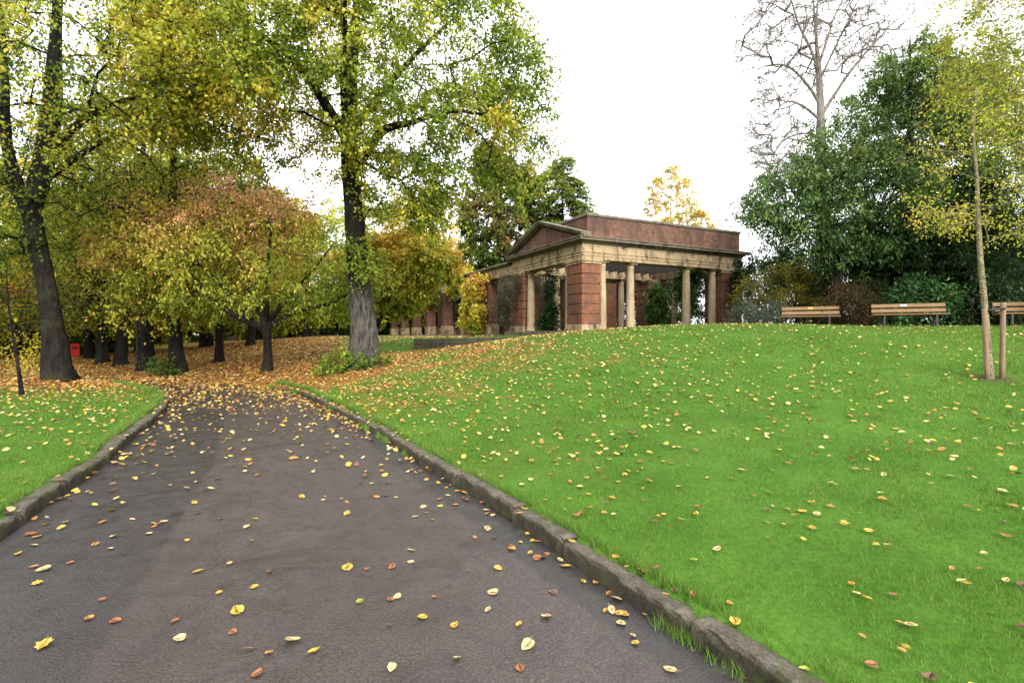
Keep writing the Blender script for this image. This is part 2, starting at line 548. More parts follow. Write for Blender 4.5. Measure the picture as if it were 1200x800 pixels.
# tarmac path
m, n, l, b = mat_new('tarmac')
co = coords(n)
eL = n.new('ShaderNodeAttribute'); eL.attribute_name = 'from_left'
eR = n.new('ShaderNodeAttribute'); eR.attribute_name = 'from_right'
big = noise_node(n, l, co, 0.55, 5, 0.6, 0.3)
mid = noise_node(n, l, co, 5, 6, 0.7)
vo = n.new('ShaderNodeTexVoronoi'); vo.inputs['Scale'].default_value = 75
l.new(co, vo.inputs['Vector'])
fine = noise_node(n, l, co, 62, 6, 0.8)
r1 = ramp_node(n, [(0.3, (0.0295, 0.0222, 0.02)), (0.7, (0.046, 0.035, 0.0315))])
l.new(big.outputs['Fac'], r1.inputs['Fac'])
r2 = ramp_node(n, [(0.34, (0.3, 0.3, 0.3)), (0.5, (0.95, 0.95, 0.95)), (0.6, (1.6, 1.5, 1.45)), (0.7, (3.4, 3.2, 3.0))])
l.new(fine.outputs['Fac'], r2.inputs['Fac'])
c = mixc(n, l, r1.outputs['Color'], r2.outputs['Color'], 0.85, 'MULTIPLY')
def band(node, width, wob):                       # patched strips of newer, darker tarmac beside the kerbs
    wn_ = noise_node(n, l, co, 3.0, 3, 0.5)
    ma = n.new('ShaderNodeMath'); ma.operation = 'MULTIPLY_ADD'
    l.new(wn_.outputs['Fac'], ma.inputs[0]); ma.inputs[1].default_value = wob; l.new(node.outputs['Fac'], ma.inputs[2])
    mp = n.new('ShaderNodeMapRange')
    mp.inputs['From Min'].default_value = width + wob * .5 + 0.03; mp.inputs['From Max'].default_value = width + wob * .5 - 0.03
    l.new(ma.outputs[0], mp.inputs['Value'])
    return mp.outputs['Result']
c = mixc(n, l, c, (0.6, 0.65, 0.72), band(eL, 1.2, 0.12), 'MULTIPLY')
c = mixc(n, l, c, (0.58, 0.64, 0.7), band(eR, 0.3, 0.08), 'MULTIPLY')
st = noise_node(n, l, co, 1.7, 8, 0.75, 0.8)
sr_ = ramp_node(n, [(0.5, (1, 1, 1)), (0.63, (0.62, 0.6, 0.6))])
l.new(st.outputs['Fac'], sr_.inputs['Fac'])
c = mixc(n, l, c, sr_.outputs['Color'], 1.0, 'MULTIPLY')
gm = ramp_node(n, [(0.52, (0, 0, 0)), (0.66, (0.5,) * 3)])          # moss in the gutter
l.new(mid.outputs['Fac'], gm.inputs['Fac'])
mpr = n.new('ShaderNodeMapRange'); mpr.inputs['From Min'].default_value = 0.38; mpr.inputs['From Max'].default_value = 0.1
l.new(eR.outputs['Fac'], mpr.inputs['Value'])
gmm = n.new('ShaderNodeMath'); gmm.operation = 'MULTIPLY'
l.new(gm.outputs['Color'], gmm.inputs[0]); l.new(mpr.outputs['Result'], gmm.inputs[1])
c = mixc(n, l, c, (0.035, 0.055, 0.012), gmm.outputs[0])
l.new(c, b.inputs['Base Color'])
rr = ramp_node(n, [(0.35, (0.33,) * 3), (0.65, (0.66,) * 3)])
l.new(mid.outputs['Fac'], rr.inputs['Fac'])
l.new(rr.outputs['Color'], b.inputs['Roughness'])
b.inputs['Specular IOR Level'].default_value = 0.45
ad = n.new('ShaderNodeMath'); ad.operation = 'ADD'
l.new(fine.outputs['Fac'], ad.inputs[0]); l.new(vo.outputs['Distance'], ad.inputs[1])
bump(n, l, b, ad.outputs[0], 0.32, 0.01)
M['tarmac'] = m
def resample(L, N):
    s = np.r_[0, np.cumsum(np.linalg.norm(np.diff(L, axis=0), axis=1))]
    t = np.linspace(0, s[-1], N)
    return np.c_[np.interp(t, s, L[:, 0]), np.interp(t, s, L[:, 1])]
NP, NC = 500, 28
A_, B_ = resample(LE, NP), resample(RE, NP)
tt = np.linspace(0, 1, NC)
PV = A_[:, None] * (1 - tt)[None, :, None] + B_[:, None] * tt[None, :, None]
PV = PV.reshape(-1, 2)
pz = 0.02 * np.sin(PI * np.tile(tt, NP))
pi_ = np.arange(NP * NC).reshape(NP, NC)
PF = np.stack([pi_[:-1, :-1], pi_[:-1, 1:], pi_[1:, 1:], pi_[1:, :-1]], -1).reshape(-1, 4)
tag(link('path', np_mesh('path', np.c_[PV, pz], PF, M['tarmac'], smooth=True,
     extra={'from_left': seg_dist(PV, LE), 'from_right': seg_dist(PV, RE)})), kind='structure')

# kerbs: rows of rough stones
m, n, l, b = mat_new('kerb_stone')
co = coords(n)
k1 = noise_node(n, l, co, 7, 9, 0.75)
k2 = noise_node(n, l, co, 2.2, 5, 0.6)
k3 = noise_node(n, l, co, 55, 5, 0.8)
kr = ramp_node(n, [(0.3, (0.03, 0.027, 0.02)), (0.5, (0.085, 0.075, 0.054)), (0.7, (0.15, 0.132, 0.098))])
l.new(k1.outputs['Fac'], kr.inputs['Fac'])
ks = ramp_node(n, [(0.35, (0.5,) * 3), (0.5, (1.0,) * 3), (0.68, (1.6,) * 3)])
l.new(k3.outputs['Fac'], ks.inputs['Fac'])
c = mixc(n, l, kr.outputs['Color'], ks.outputs['Color'], 1.0, 'MULTIPLY')
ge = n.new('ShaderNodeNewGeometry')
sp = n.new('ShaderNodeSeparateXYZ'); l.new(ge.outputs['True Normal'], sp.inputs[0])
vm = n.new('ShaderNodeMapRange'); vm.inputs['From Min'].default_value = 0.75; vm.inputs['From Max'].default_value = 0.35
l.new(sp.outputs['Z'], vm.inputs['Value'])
c = mixc(n, l, c, (0.42, 0.4, 0.36), vm.outputs['Result'], 'MULTIPLY')      # upright faces get a darker tone, by surface normal
km = ramp_node(n, [(0.54, (0, 0, 0)), (0.64, (0.8,) * 3)])
kn = noise_node(n, l, co, 4.5, 8, 0.75, 0.5)
l.new(kn.outputs['Fac'], km.inputs['Fac'])
c = mixc(n, l, c, (0.04, 0.062, 0.008), km.outputs['Color'])
l.new(c, b.inputs['Base Color'])
b.inputs['Roughness'].default_value = 0.8
b.inputs['Specular IOR Level'].default_value = 0.2
ka = n.new('ShaderNodeMath'); ka.operation = 'ADD'
l.new(k1.outputs['Fac'], ka.inputs[0]); l.new(k3.outputs['Fac'], ka.inputs[1])
bump(n, l, b, ka.outputs[0], 0.9, 0.02)
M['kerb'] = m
def kerb(name, L, side, seed, width=0.155, stone=(0.8, 1.25), fade=None):
    r = rngs(seed)
    s = np.r_[0, np.cumsum(np.linalg.norm(np.diff(L, axis=0), axis=1))]
    pos, parts = 0.0, []
    def at_(t): return np.array([np.interp(t, s, L[:, 0]), np.interp(t, s, L[:, 1])])
    while pos < s[-1] - 0.1:
        ln = min(r.uniform(*stone), s[-1] - pos)
        dz, dx, tilt = r.normal(0, 0.009), r.normal(0, 0.012), r.normal(0, 0.011)
        ns = max(8, int(ln / .07))
        ts = np.linspace(pos + 0.009, pos + ln - 0.009, ns)
        rows = []
        for k, t in enumerate(ts):
            c0 = at_(t); tg = unit(at_(min(t + .05, s[-1])) - at_(max(t - .05, 0)))
            nrm = np.array([tg[1], -tg[0]]) * side          # away from the path
            h = KERB_H + dz + tilt * (k / (ns - 1) - .5) * 2
            if fade is not None: h = h - 0.1 * float(sstep(fade[0], fade[1], c0[1]))
            e = 0.014 if k in (0, ns - 1) else 0.0
            j = r.normal(0, 0.0042, 6)
            prof = [(0.0 + dx + j[0], -0.12), (-0.004 + dx + j[1], h * .55), (0.002 + dx + j[2], h - 0.018 - e), (0.014 + dx + j[3], h - e * .6 + j[4]),
                    (width * .6 + dx, h + j[5] - e * .6), (width - 0.02 + dx, h - .003 - e * .6), (width + dx, h - 0.03 - e), (width + dx, -0.12)]
            rows.append([(*(c0 + nrm * a), z) for a, z in prof])
        V = np.array(rows).reshape(-1, 3); kk = 8
        idx = np.arange(ns * kk).reshape(ns, kk)
        Q = np.stack([idx[:-1, :-1], idx[1:, :-1], idx[1:, 1:], idx[:-1, 1:]], -1).reshape(-1, 4)
        caps = []
        for row in (idx[0], idx[-1]):
            for a in range(0, 3): caps.append([row[a], row[a + 1], row[6 - a], row[7 - a]])
        parts.append((V, np.vstack([Q, np.array(caps)])))
        pos += ln
    V, F_ = cat_meshes(parts)
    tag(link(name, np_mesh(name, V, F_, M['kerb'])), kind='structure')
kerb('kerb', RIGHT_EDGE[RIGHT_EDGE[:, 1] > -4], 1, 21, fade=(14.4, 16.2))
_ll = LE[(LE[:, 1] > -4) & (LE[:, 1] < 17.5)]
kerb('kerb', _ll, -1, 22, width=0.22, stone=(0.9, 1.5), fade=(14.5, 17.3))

# grass
def grass():
    r = rngs(77)
    pts = []
    def scatter(x0, x1, y0, y1, dmax, fn):
        N = int((x1 - x0) * (y1 - y0) * dmax)
        x, y = r.uniform(x0, x1, N), r.uniform(y0, y1, N)
        d = fn(x, y)
        k = r.random(N) * dmax < d
        return np.c_[x[k], y[k]]
    def fn(x, y):
        d = np.hypot(x, y)
        vis = np.abs(x) < 1.02 * y + 1.6
        return np.where(vis, 9500 * np.minimum(1, (3.6 / d) ** 1.75), 0)
    for x0, x1, y0, y1, dm in ((-8, 0, 2, 8, 6200), (-1, 9, 1.0, 5, 9500), (-4, 9, 5, 9, 5200), (-16, 14, 9, 14, 1900), (-22, 20, 14, 22, 900), (-8, 14, 22, 30, 420)):
        pts.append(scatter(x0, x1, y0, y1, dm, lambda x, y: np.minimum(fn(x, y), dm)))
    P = np.vstack(pts)
    ins = on_path(P)
    dn, _, _, dr, dl = leaf_density(P[:, 0], P[:, 1])
    e = np.minimum(dr, dl)
    keep = ~ins & (e > 0.17 + r.normal(0, 0.02, len(P))) & (r.random(len(P)) > np.clip((dn - 30) / 90, 0, 0.9)) & ~((P[:, 1] > 18) & (P[:, 0] > 6.5))
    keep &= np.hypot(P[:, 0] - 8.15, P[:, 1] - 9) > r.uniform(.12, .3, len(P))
    keep &= ~((P[:, 1] > 23) & (P[:, 0] > -2.5))
    P, e = P[keep], e[keep]
    # longer fringe hanging over the kerbs
    fr = []
    for L, side in ((RIGHT_EDGE, 1), (LE[LE[:, 1] < 16.5], -1)):
        Ls = L[(L[:, 1] > 1.5)]
        tg = np.gradient(Ls, axis=0); tg = unit(tg)
        nrm = np.c_[tg[:, 1], -tg[:, 0]] * side
        N = 26000
        k = r.integers(0, len(Ls) - 1, N)
        w = Ls[k] + (Ls[k + 1] - Ls[k]) * r.random((N, 1))
        tuft = vnoise(w[:, 0], w[:, 1], 0.4, 41)
        kk = r.random(N) < np.clip((tuft - 0.35) * 3, 0.08, 1)
        off = (0.15 + np.abs(r.normal(0, 0.05, N)))[:, None]
        fr.append((w + nrm[k] * off)[kk])
    k = r.integers(0, 400, 9000)
    Ls = RIGHT_EDGE[(RIGHT_EDGE[:, 1] > 1.8)]
    k = r.integers(0, len(Ls) - 1, 9000)
    w = Ls[k] + (Ls[k + 1] - Ls[k]) * r.random((9000, 1))
    tg = unit(np.gradient(Ls, axis=0)); nrm = np.c_[tg[:, 1], -tg[:, 0]]
    kk = vnoise(w[:, 0], w[:, 1], 0.45, 43, 2) > 0.73
    WEED = (w - nrm[k] * np.abs(r.normal(0.02, 0.035, 9000))[:, None])[kk]
    FRG = np.vstack(fr)
    nP = len(P)
    nF = nP + len(FRG)
    P = np.vstack([P, FRG, WEED])
    d = np.hypot(P[:, 0], P[:, 1])
    N = len(P)
    z = land(P[:, 0], P[:, 1]) - 0.012
    fringe = np.arange(N) >= nP
    z[nF:] = 0.0
    h = np.where(fringe, r.uniform(0.04, 0.11, N), r.uniform(0.018, 0.048, N) * (0.7 + 0.75 * vnoise(P[:, 0], P[:, 1], 0.3, 55, 2))) * np.clip((d / 7) ** 0.4, 0.85, 1.5)
    w = r.uniform(0.0028, 0.0052, N) * np.clip(d / 4.2, 1, 5)
    az = r.uniform(0, 2 * PI, N)
    lean = r.uniform(0.1, 0.75, N)
    la = r.uniform(0, 2 * PI, N)
    side = np.c_[np.cos(az), np.sin(az), np.zeros(N)] * (w / 2)[:, None]
    base = np.c_[P, z]
    tip = base + np.c_[np.cos(la) * lean * h, np.sin(la) * lean * h, h]
    V = np.stack([base - side, base + side, tip], 1).reshape(-1, 3)
    F_ = np.arange(3 * N).reshape(N, 3)
    t1, t2 = vnoise(P[:, 0], P[:, 1], 2.2, 51), vnoise(P[:, 0], P[:, 1], 0.6, 52)
    q = np.clip(0.5 * t1 + 0.3 * t2 + r.normal(0, 0.16, N), 0, 1)[:, None]
    c = np.array([0.054, 0.132, 0.016]) * (1 - q) + np.array([0.158, 0.27, 0.045]) * q
    c = c * r.uniform(0.55, 1.4, (N, 1))
    t3 = vnoise(P[:, 0], P[:, 1], 0.8, 53); t4 = vnoise(P[:, 0], P[:, 1], 3.5, 54)
    wn_ = (0.55 * sstep(.55, .8, t3) * sstep(.3, .7, t4))[:, None]
    c = c * (1 - wn_) + np.array([0.17, 0.185, 0.05]) * wn_ * r.uniform(0.6, 1.3, (N, 1))
    dead = r.random(N) < 0.035
    c[dead] = np.array([0.28, 0.22, 0.09]) * r.uniform(0.6, 1.1, (dead.sum(), 1))
    tag(link('grass', np_mesh('grass', V, F_, M['grass'], fcol=c)), kind='stuff')
    print('grass blades', N)
grass()

# fallen leaves
YEL, PALE, ORA, RUS, BRN, GRN = (np.array(c) for c in ((0.46, 0.3, 0.05), (0.5, 0.37, 0.17), (0.4, 0.19, 0.05), (0.26, 0.1, 0.045), (0.12, 0.065, 0.04), (0.3, 0.33, 0.05)))

def leaf_litter():
    r = rngs(99)
    allP = []
    for x0, x1, y0, y1, dm in ((-8, 14, 1.2, 9, 60), (-14, 16, 9, 15, 210), (-26, 16, 15, 24, 290), (-40, 10, 24, 40, 190)):
        N = int((x1 - x0) * (y1 - y0) * dm)
        x, y = r.uniform(x0, x1, N), r.uniform(y0, y1, N)
        d = leaf_density(x, y)[0]
        vis = np.abs(x) < 1.05 * y + 2
        bld = (x > -1) & (y > 24) | (x > 6) & (y > 18.5)
        k = (r.random(N) * dm < d) & vis & ~bld
        allP.append(np.c_[x[k], y[k]])
    P = np.vstack(allP)
    dn, ins, isleft, dr, dl = leaf_density(P[:, 0], P[:, 1])
    return P, dn, ins, isleft, dr, dl, r

LP, Ldn, Lins, Lleft, Ldr, Ldl, _r = leaf_litter()
onk = ~Lins & (np.minimum(Ldr, Ldl) < 0.18)
_t = Ldl / np.maximum(Ldl + np.minimum(Ldr, d_far(LP)), .01)
Lz = np.where(Lins, 0.011 + 0.02 * np.sin(PI * _t), np.where(onk, KERB_H + 0.008, land(LP[:, 0], LP[:, 1]) + 0.022))
LD = np.hypot(LP[:, 0], LP[:, 1])
inframe = (np.abs(LP[:, 0]) < 0.99 * LP[:, 1] + .05) & (LP[:, 1] > 2.2)
order = np.argsort(np.where(inframe, LD, 1e9))
near = order[:300]
rest = np.setdiff1d(np.arange(len(LP)), near)
print('fallen leaves', len(LP), 'individual to', LD[near].max())

def litter_mesh():
    r = rngs(101)
    P, N = LP[rest], len(rest)
    bankness = np.clip((Ldn[rest] - 60) / 90, 0, 1)
    ln = r.uniform(0.042, 0.085, N) * np.clip(LD[rest] / 15, 1, 1.5)
    wd = ln * r.uniform(0.65, 0.95, N)
    nrm = unit(np.c_[r.normal(0, .33, N), r.normal(0, .33, N), np.ones(N)])
    az = r.uniform(0, 2 * PI, N)
    d = np.c_[np.cos(az), np.sin(az), np.zeros(N)]
    d = unit(d - nrm * (d * nrm).sum(1, keepdims=True))
    sd = np.cross(nrm, d)
    c0 = np.c_[P, Lz[rest] + ln * 0.08 + r.uniform(0, .012, N)]
    fold = r.uniform(-0.1, 0.25, N)
    def pt(a, b_, c_): return c0 + d * (a * ln)[:, None] + sd * (b_ * wd)[:, None] + nrm * (c_ * fold * wd)[:, None]
    V = np.stack([pt(-.5, 0, 0), pt(-.3, .4, 1), pt(.1, .46, 1.2), pt(.5, 0, .3), pt(.1, -.46, 1.2), pt(-.3, -.4, 1)], 1).reshape(-1, 3)
    idx = np.arange(N)[:, None] * 6
    F_ = np.stack([idx + np.array([[0, 1, 2, 3]]), idx + np.array([[0, 3, 4, 5]])], 1).reshape(-1, 4)
    u = r.random(N)
    pal = np.stack([YEL, PALE, ORA, RUS, BRN, GRN])
    wl_ = np.array([.34, .3, .17, .1, .04, .05]); wb = np.array([.24, .12, .3, .22, .1, .02])
    cw = np.cumsum(wl_ * (1 - bankness)[:, None] + wb * bankness[:, None], 1)
    k = (u[:, None] > cw).sum(1).clip(0, 5)
    c = pal[k] * r.uniform(0.6, 1.15, (N, 1))
    tag(link('leaf_litter', np_mesh('leaf_litter', V, F_, M['fallen'], fcol=np.repeat(c, 2, 0))), kind='stuff')
litter_mesh()

# ------------------------------------------------------------------ tree and plant builders
def tube_mesh(A, B, ra, rb, sides):
    """many tapered tubes at once"""
    N = len(A)
    d = unit(B - A)
    ref = np.where(np.abs(d[:, 2:3]) > 0.9, np.array([[1., 0, 0]]), np.array([[0, 0, 1.]]))
    u = unit(np.cross(d, ref)); v = np.cross(d, u)
    th = np.arange(sides) * 2 * PI / sides
    ring = u[:, None] * np.cos(th)[None, :, None] + v[:, None] * np.sin(th)[None, :, None]
    V = np.concatenate([A[:, None] + ring * ra[:, None, None], B[:, None] + ring * rb[:, None, None]], 1).reshape(-1, 3)
    k = np.arange(sides); k2 = (k + 1) % sides
    f = np.stack([k, k2, k2 + sides, k + sides], -1)
    F = (np.arange(N)[:, None, None] * 2 * sides + f[None]).reshape(-1, 4)
    return V, F

def sweep_mesh(pts, rad, sides, r, knob=0.06, flare=0.0, lobes=5, burr=None):
    """a trunk: rings along a path, with root flare, lumps"""
    pts = np.asarray(pts, float); n = len(pts)
    t = unit(np.gradient(pts, axis=0))
    u = unit(np.cross(t, np.array([[0.13, 1, 0.05]]))); v = np.cross(t, u)
    th = np.linspace(0, 2 * PI, sides, endpoint=False)
    ph = r.uniform(0, 6.28, 8)
    s = np.r_[0, np.cumsum(np.linalg.norm(np.diff(pts, axis=0), axis=1))]
    rr = np.zeros((n, sides))
    for i in range(n):
        base = rad[i]
        lob = 1 + knob * (np.sin(3 * th + ph[0] + s[i] * .5) * .5 + np.sin(5 * th + ph[1] - s[i] * .9) * .35 + np.sin(2 * th + ph[2] + s[i] * 1.7) * .4 + np.sin(9 * th + ph[4] + .6 * math.sin(s[i] * 2.1)) * .35 + r.normal(0, .22, sides))
        fl = flare * math.exp(-s[i] / 0.32)
        lob = lob + fl * (0.55 + 0.75 * np.maximum(0, np.sin(lobes * th + ph[3])) ** 1.5)
        if burr is not None:
            for (bs, ba, bw, bh) in burr:
                dth = (th - ba + PI) % (2 * PI) - PI
                lob = lob + bh * np.exp(-((s[i] - bs) / bw) ** 2 - (dth / 0.8) ** 2)
        rr[i] = base * lob
    V = pts[:, None] + (u[:, None] * np.cos(th)[None, :, None] + v[:, None] * np.sin(th)[None, :, None]) * rr[..., None]
    idx = np.arange(n * sides).reshape(n, sides)
    nx_ = np.roll(idx, -1, axis=1)
    F = np.stack([idx[:-1], nx_[:-1], nx_[1:], idx[1:]], -1).reshape(-1, 4)
    return V.reshape(-1, 3), F

def leaf_cards(name, pos, d, nrm, ln, wd, col, mat, parent=None, fold=0.18, droop=0.0):
    N = len(pos)
    d = unit(d)
    nrm = unit(nrm - d * (nrm * d).sum(1, keepdims=True))
    s = np.cross(d, nrm)
    ln = ln[:, None]; wd = wd[:, None]
    tip = pos + d * ln - np.array([0, 0, 1.]) * ln * droop
    a = pos + d * ln * .45 + s * wd * .5 + nrm * wd * fold
    b = pos + d * ln * .45 - s * wd * .5 + nrm * wd * fold
    V = np.stack([pos, a, tip, b], 1).reshape(-1, 3)
    F = np.arange(4 * N).reshape(N, 4)
    return link(name, np_mesh(name, V, F, mat, fcol=col), parent)

def grow(seeds, targets, r, step=0.5, arch=0.08, wander=0.06, up_pen=0.5):
    """connect crown points to a skeleton; returns nodes, parent index, load"""
    pos = [np.array(p, float) for p in seeds]; par = [-1] * len(pos)
    T = np.asarray(targets)
    S = np.array(seeds)
    d0 = np.sqrt(((T[:, None] - S[None]) ** 2).sum(2)).min(1)
    arr = np.zeros((len(T) * 30 + len(pos), 3)); n = len(pos); arr[:n] = S
    tips = []
    for k in np.argsort(d0 + r.normal(0, .15, len(T))):
        a = T[k]
        df = arr[:n] - a
        cost = np.sqrt((df ** 2).sum(1)) + up_pen * np.maximum(0, df[:, 2])
        j = int(cost.argmin()); q = arr[j]
        L = np.linalg.norm(a - q); m_ = max(1, int(L / step))
        jit = np.zeros(3)
        last = j
        for i_ in range(1, m_ + 1):
            t = i_ / m_
            jit = jit * .6 + r.normal(0, wander, 3) * min(1, L)
            p = q + (a - q) * t + np.array([0, 0, arch * L * math.sin(PI * t)]) + jit * (1 - t)
            if n >= len(arr): break
            arr[n] = p; par.append(last); last = n; n += 1
        tips.append((k, last))
    load = np.zeros(n)
    for k, t in tips: load[t] += 1
    for i_ in range(n - 1, -1, -1):
        if par[i_] >= 0: load[par[i_]] += load[i_]
    return arr[:n], np.array(par), load, tips

def ell(n, c, rad, r, shell=0.45, keep=None):
    """points in an ellipsoid, thinned towards its middle"""
    out = []
    while len(out) < n:
        p = r.uniform(-1, 1, (n * 4, 3))
        q = np.linalg.norm(p, axis=1)
        ok = (q < 1) & (r.random(len(p)) < shell + (1 - shell) * q ** 2)
        p = p[ok] * np.array(rad) + np.array(c)
        if keep is not None: p = p[keep(p)]
        out += list(p)
    return np.array(out[:n])

def lerp_pal(pal, m):
    pal = np.array(pal); m = np.clip(m, 0, 0.9999) * (len(pal) - 1)
    i = m.astype(int); f = (m - i)[:, None]
    return pal[i] * (1 - f) + pal[i + 1] * f

def make_tree(name, label, cat, base, trunk, targets, seed, pal, hue=None, group=None, limbs=(), bark='bark_dark', leaf='leaf',
              per=60, ln=(0.06, 0.1), ar=0.8, twigs=6, twl=(0.4, 0.9), droop=0.25, spread=0.07, tip_r=0.008, power=0.48, br_z=None, sides=16,
              flare=0.5, knob=0.06, burr=None, huevar=0.22, step=0.5, arch=0.06, wander=0.06, twig_mesh=True, crown=True, hang=0.0, up_pen=0.5,
              maxr=0.5, twigmat='twig', bright=0.25, outward=0.5, flat=0.0, trunk_name='trunk'):
    """thing > trunk, branches, crown.  trunk: list of (x, y, z, radius) from the base, local."""
    r = rngs(seed)
    root = thing(name, label, cat, base, 0, group)
    T = np.array(trunk, float)
    tp = catmull(T, 0.22)
    trad = tp[:, 3]
    V, F = sweep_mesh(tp[:, :3], trad, sides, r, knob, flare, 5, burr)
    link(trunk_name, np_mesh(trunk_name, V, F, M[bark], smooth=True), root)
    seeds = [p[:3] for p in tp[::2] if p[2] > (br_z if br_z is not None else T[-1, 2] * .5)]
    seedr = [p[3] for p in tp[::2] if p[2] > (br_z if br_z is not None else T[-1, 2] * .5)]
    bparts = []
    for Lm in limbs:
        lp = catmull(np.array(Lm, float), 0.3)
        bparts.append(sweep_mesh(lp[:, :3], lp[:, 3], 8, r, 0.08))
        seeds += [p[:3] for p in lp[2::2]]
    targets = np.asarray(targets)
    nodes, par, load, tips = grow(seeds, targets, r, step, arch, wander, up_pen)
    rad = np.minimum(tip_r * np.maximum(load, 1) ** power, maxr)
    k = np.where(par >= 0)[0]
    ra = np.minimum(rad[par[k]], rad[k] * 1.35); rb = rad[k]
    big = rb > 0.035
    if big.any(): bparts.append(tube_mesh(nodes[par[k]][big], nodes[k][big], ra[big], rb[big], 7))
    if (~big).any(): bparts.append(tube_mesh(nodes[par[k]][~big], nodes[k][~big], ra[~big], rb[~big], 4))
    # twigs
    nc = len(targets)
    axis_ = T[:, :2].mean(0)
    outw = unit(np.c_[targets[:, :2] - axis_, np.zeros(nc)])
    ci = np.repeat(np.arange(nc), twigs)
    td = unit(r.normal(0, 1, (nc * twigs, 3)) * np.array([1, 1, 0.75]) + outw[ci] * outward + np.array([0, 0, -droop]))
    tl = r.uniform(*twl, nc * twigs)
    tips_ = targets[ci] + td * tl[:, None] + np.array([0, 0, -hang]) * tl[:, None] ** 2
    if twig_mesh:
        mid = targets[ci] + td * tl[:, None] * .5 + r.normal(0, .03, (len(ci), 3))
        bparts.append(tube_mesh(targets[ci], mid, np.full(len(ci), tip_r * .8), np.full(len(ci), tip_r * .6), 4))
        bparts.append(tube_mesh(mid, tips_, np.full(len(ci), tip_r * .6), np.full(len(ci), tip_r * .25), 4))
    V, F = cat_meshes(bparts)
    link('branches', np_mesh('branches', V, F, M[bark if bark != 'bark_lime' else 'bark_dark'], smooth=True), root)
    if crown:
        nl = nc * per
        tw = r.integers(0, twigs, nl) + np.repeat(np.arange(nc), per) * twigs
        u = r.uniform(0.05, 1.05, nl) ** 0.8
        pos = targets[ci[tw]] + (tips_[tw] - targets[ci[tw]]) * u[:, None] + r.normal(0, spread, (nl, 3))
        d = unit(td[tw] * .5 + r.normal(0, .6, (nl, 3)) + np.array([0, 0, -0.35]))
        nn = unit(np.array([0, 0, 1.]) + r.normal(0, .75 * (1 - flat), (nl, 3)))
        L = r.uniform(*ln, nl)
        hv = np.full(nc, 0.5) if hue is None else hue(targets)
        cl = hv + r.normal(0, huevar, nc)
        mm = cl[ci[tw]] + r.normal(0, huevar * .6, nl)
        c = lerp_pal(pal, mm) * (1 + r.normal(0, bright, (nl, 1))).clip(.35, 1.7)
        leaf_cards('crown', pos, d, nn, L, L * ar, c, M[leaf], root, droop=0.1)
    return root

def copy_tree(root, loc, rz, s, label, group=None):
    c = root.copy(); COL.objects.link(c)
    c.location = loc; c.rotation_euler = (0, 0, rz); c.scale = (s, s, s)
    c['label'] = label
    if group: c['group'] = group
    for ch in root.children:
        k = ch.copy(); COL.objects.link(k); k.parent = c
    return c

def bush(name, label, cat, base, blobs, seed, pal, n=60, per=50, ln=(0.06, 0.1), ar=0.5, leaf='leaf', group=None, twl=(0.2, 0.5), stems=True, hue=None,
         spread=0.06, huevar=0.22, droop=0.1, bright=0.25, stem_mat='stem', foliage='foliage', tip_r=0.005, up=0.0, stem_name='stems', fsz=1.0):
    """leafy mass: blobs are (cx, cy, cz, rx, ry, rz) local"""
    r = rngs(seed)
    root = thing(name, label, cat, base, 0, group)
    vol = np.array([b_[3] * b_[4] * b_[5] for b_ in blobs]) ** (2 / 3)
    ns = np.maximum(3, (n * vol / vol.sum()).astype(int))
    T = np.vstack([ell(k, b_[:3], b_[3:], r, 0.25) for k, b_ in zip(ns, blobs)])
    T = T[T[:, 2] > 0.03]
    nc = len(T)
    if stems:
        seeds = [(r.normal(0, .12), r.normal(0, .12), z) for z in (0, 0.08, .16)]
        for b_ in blobs: seeds.append((b_[0] * .5, b_[1] * .5, 0.0)); seeds.append((b_[0] * .8, b_[1] * .8, b_[2] * .5))
        nodes, par, load, tips = grow(seeds, T, r, 0.35, 0.03, 0.05)
        k = np.where(par >= 0)[0]
        rad = np.minimum(tip_r * np.maximum(load, 1) ** .45, .06)
        V, F = tube_mesh(nodes[par[k]], nodes[k], np.minimum(rad[par[k]], rad[k] * 1.4), rad[k], 4)
        link(stem_name, np_mesh(stem_name, V, F, M[stem_mat], smooth=True), root)
    cen = np.array([blobs[0][0], blobs[0][1], 0.3 * max(b_[2] for b_ in blobs)])
    outw = unit(T - cen)
    ci = np.repeat(np.arange(nc), per)
    td = unit(r.normal(0, .8, (nc * per, 3)) + outw[ci] * .8 + np.array([0, 0, up - droop]))
    pos = T[ci] + td * r.uniform(.03, 1, (nc * per, 1)) * r.uniform(*twl, (nc * per, 1)) + r.normal(0, spread, (nc * per, 3))
    pos[:, 2] = np.maximum(pos[:, 2], 0.03)
    d = unit(td * .8 + r.normal(0, .5, pos.shape) + np.array([0, 0, -.25 + up]))
    nn = unit(np.array([0, 0, 1.]) + outw[ci] * .5 + r.normal(0, .6, pos.shape))
    L = r.uniform(*ln, len(pos))
    hv = np.full(nc, .5) if hue is None else hue(T)
    mm = (hv + r.normal(0, huevar, nc))[ci] + r.normal(0, huevar * .6, len(pos))
    c = lerp_pal(pal, mm) * (1 + r.normal(0, bright, (len(pos), 1))).clip(.35, 1.7)
    leaf_cards(foliage, pos, d, nn, L, L * ar, c, M[leaf], root, droop=.08)
    return root

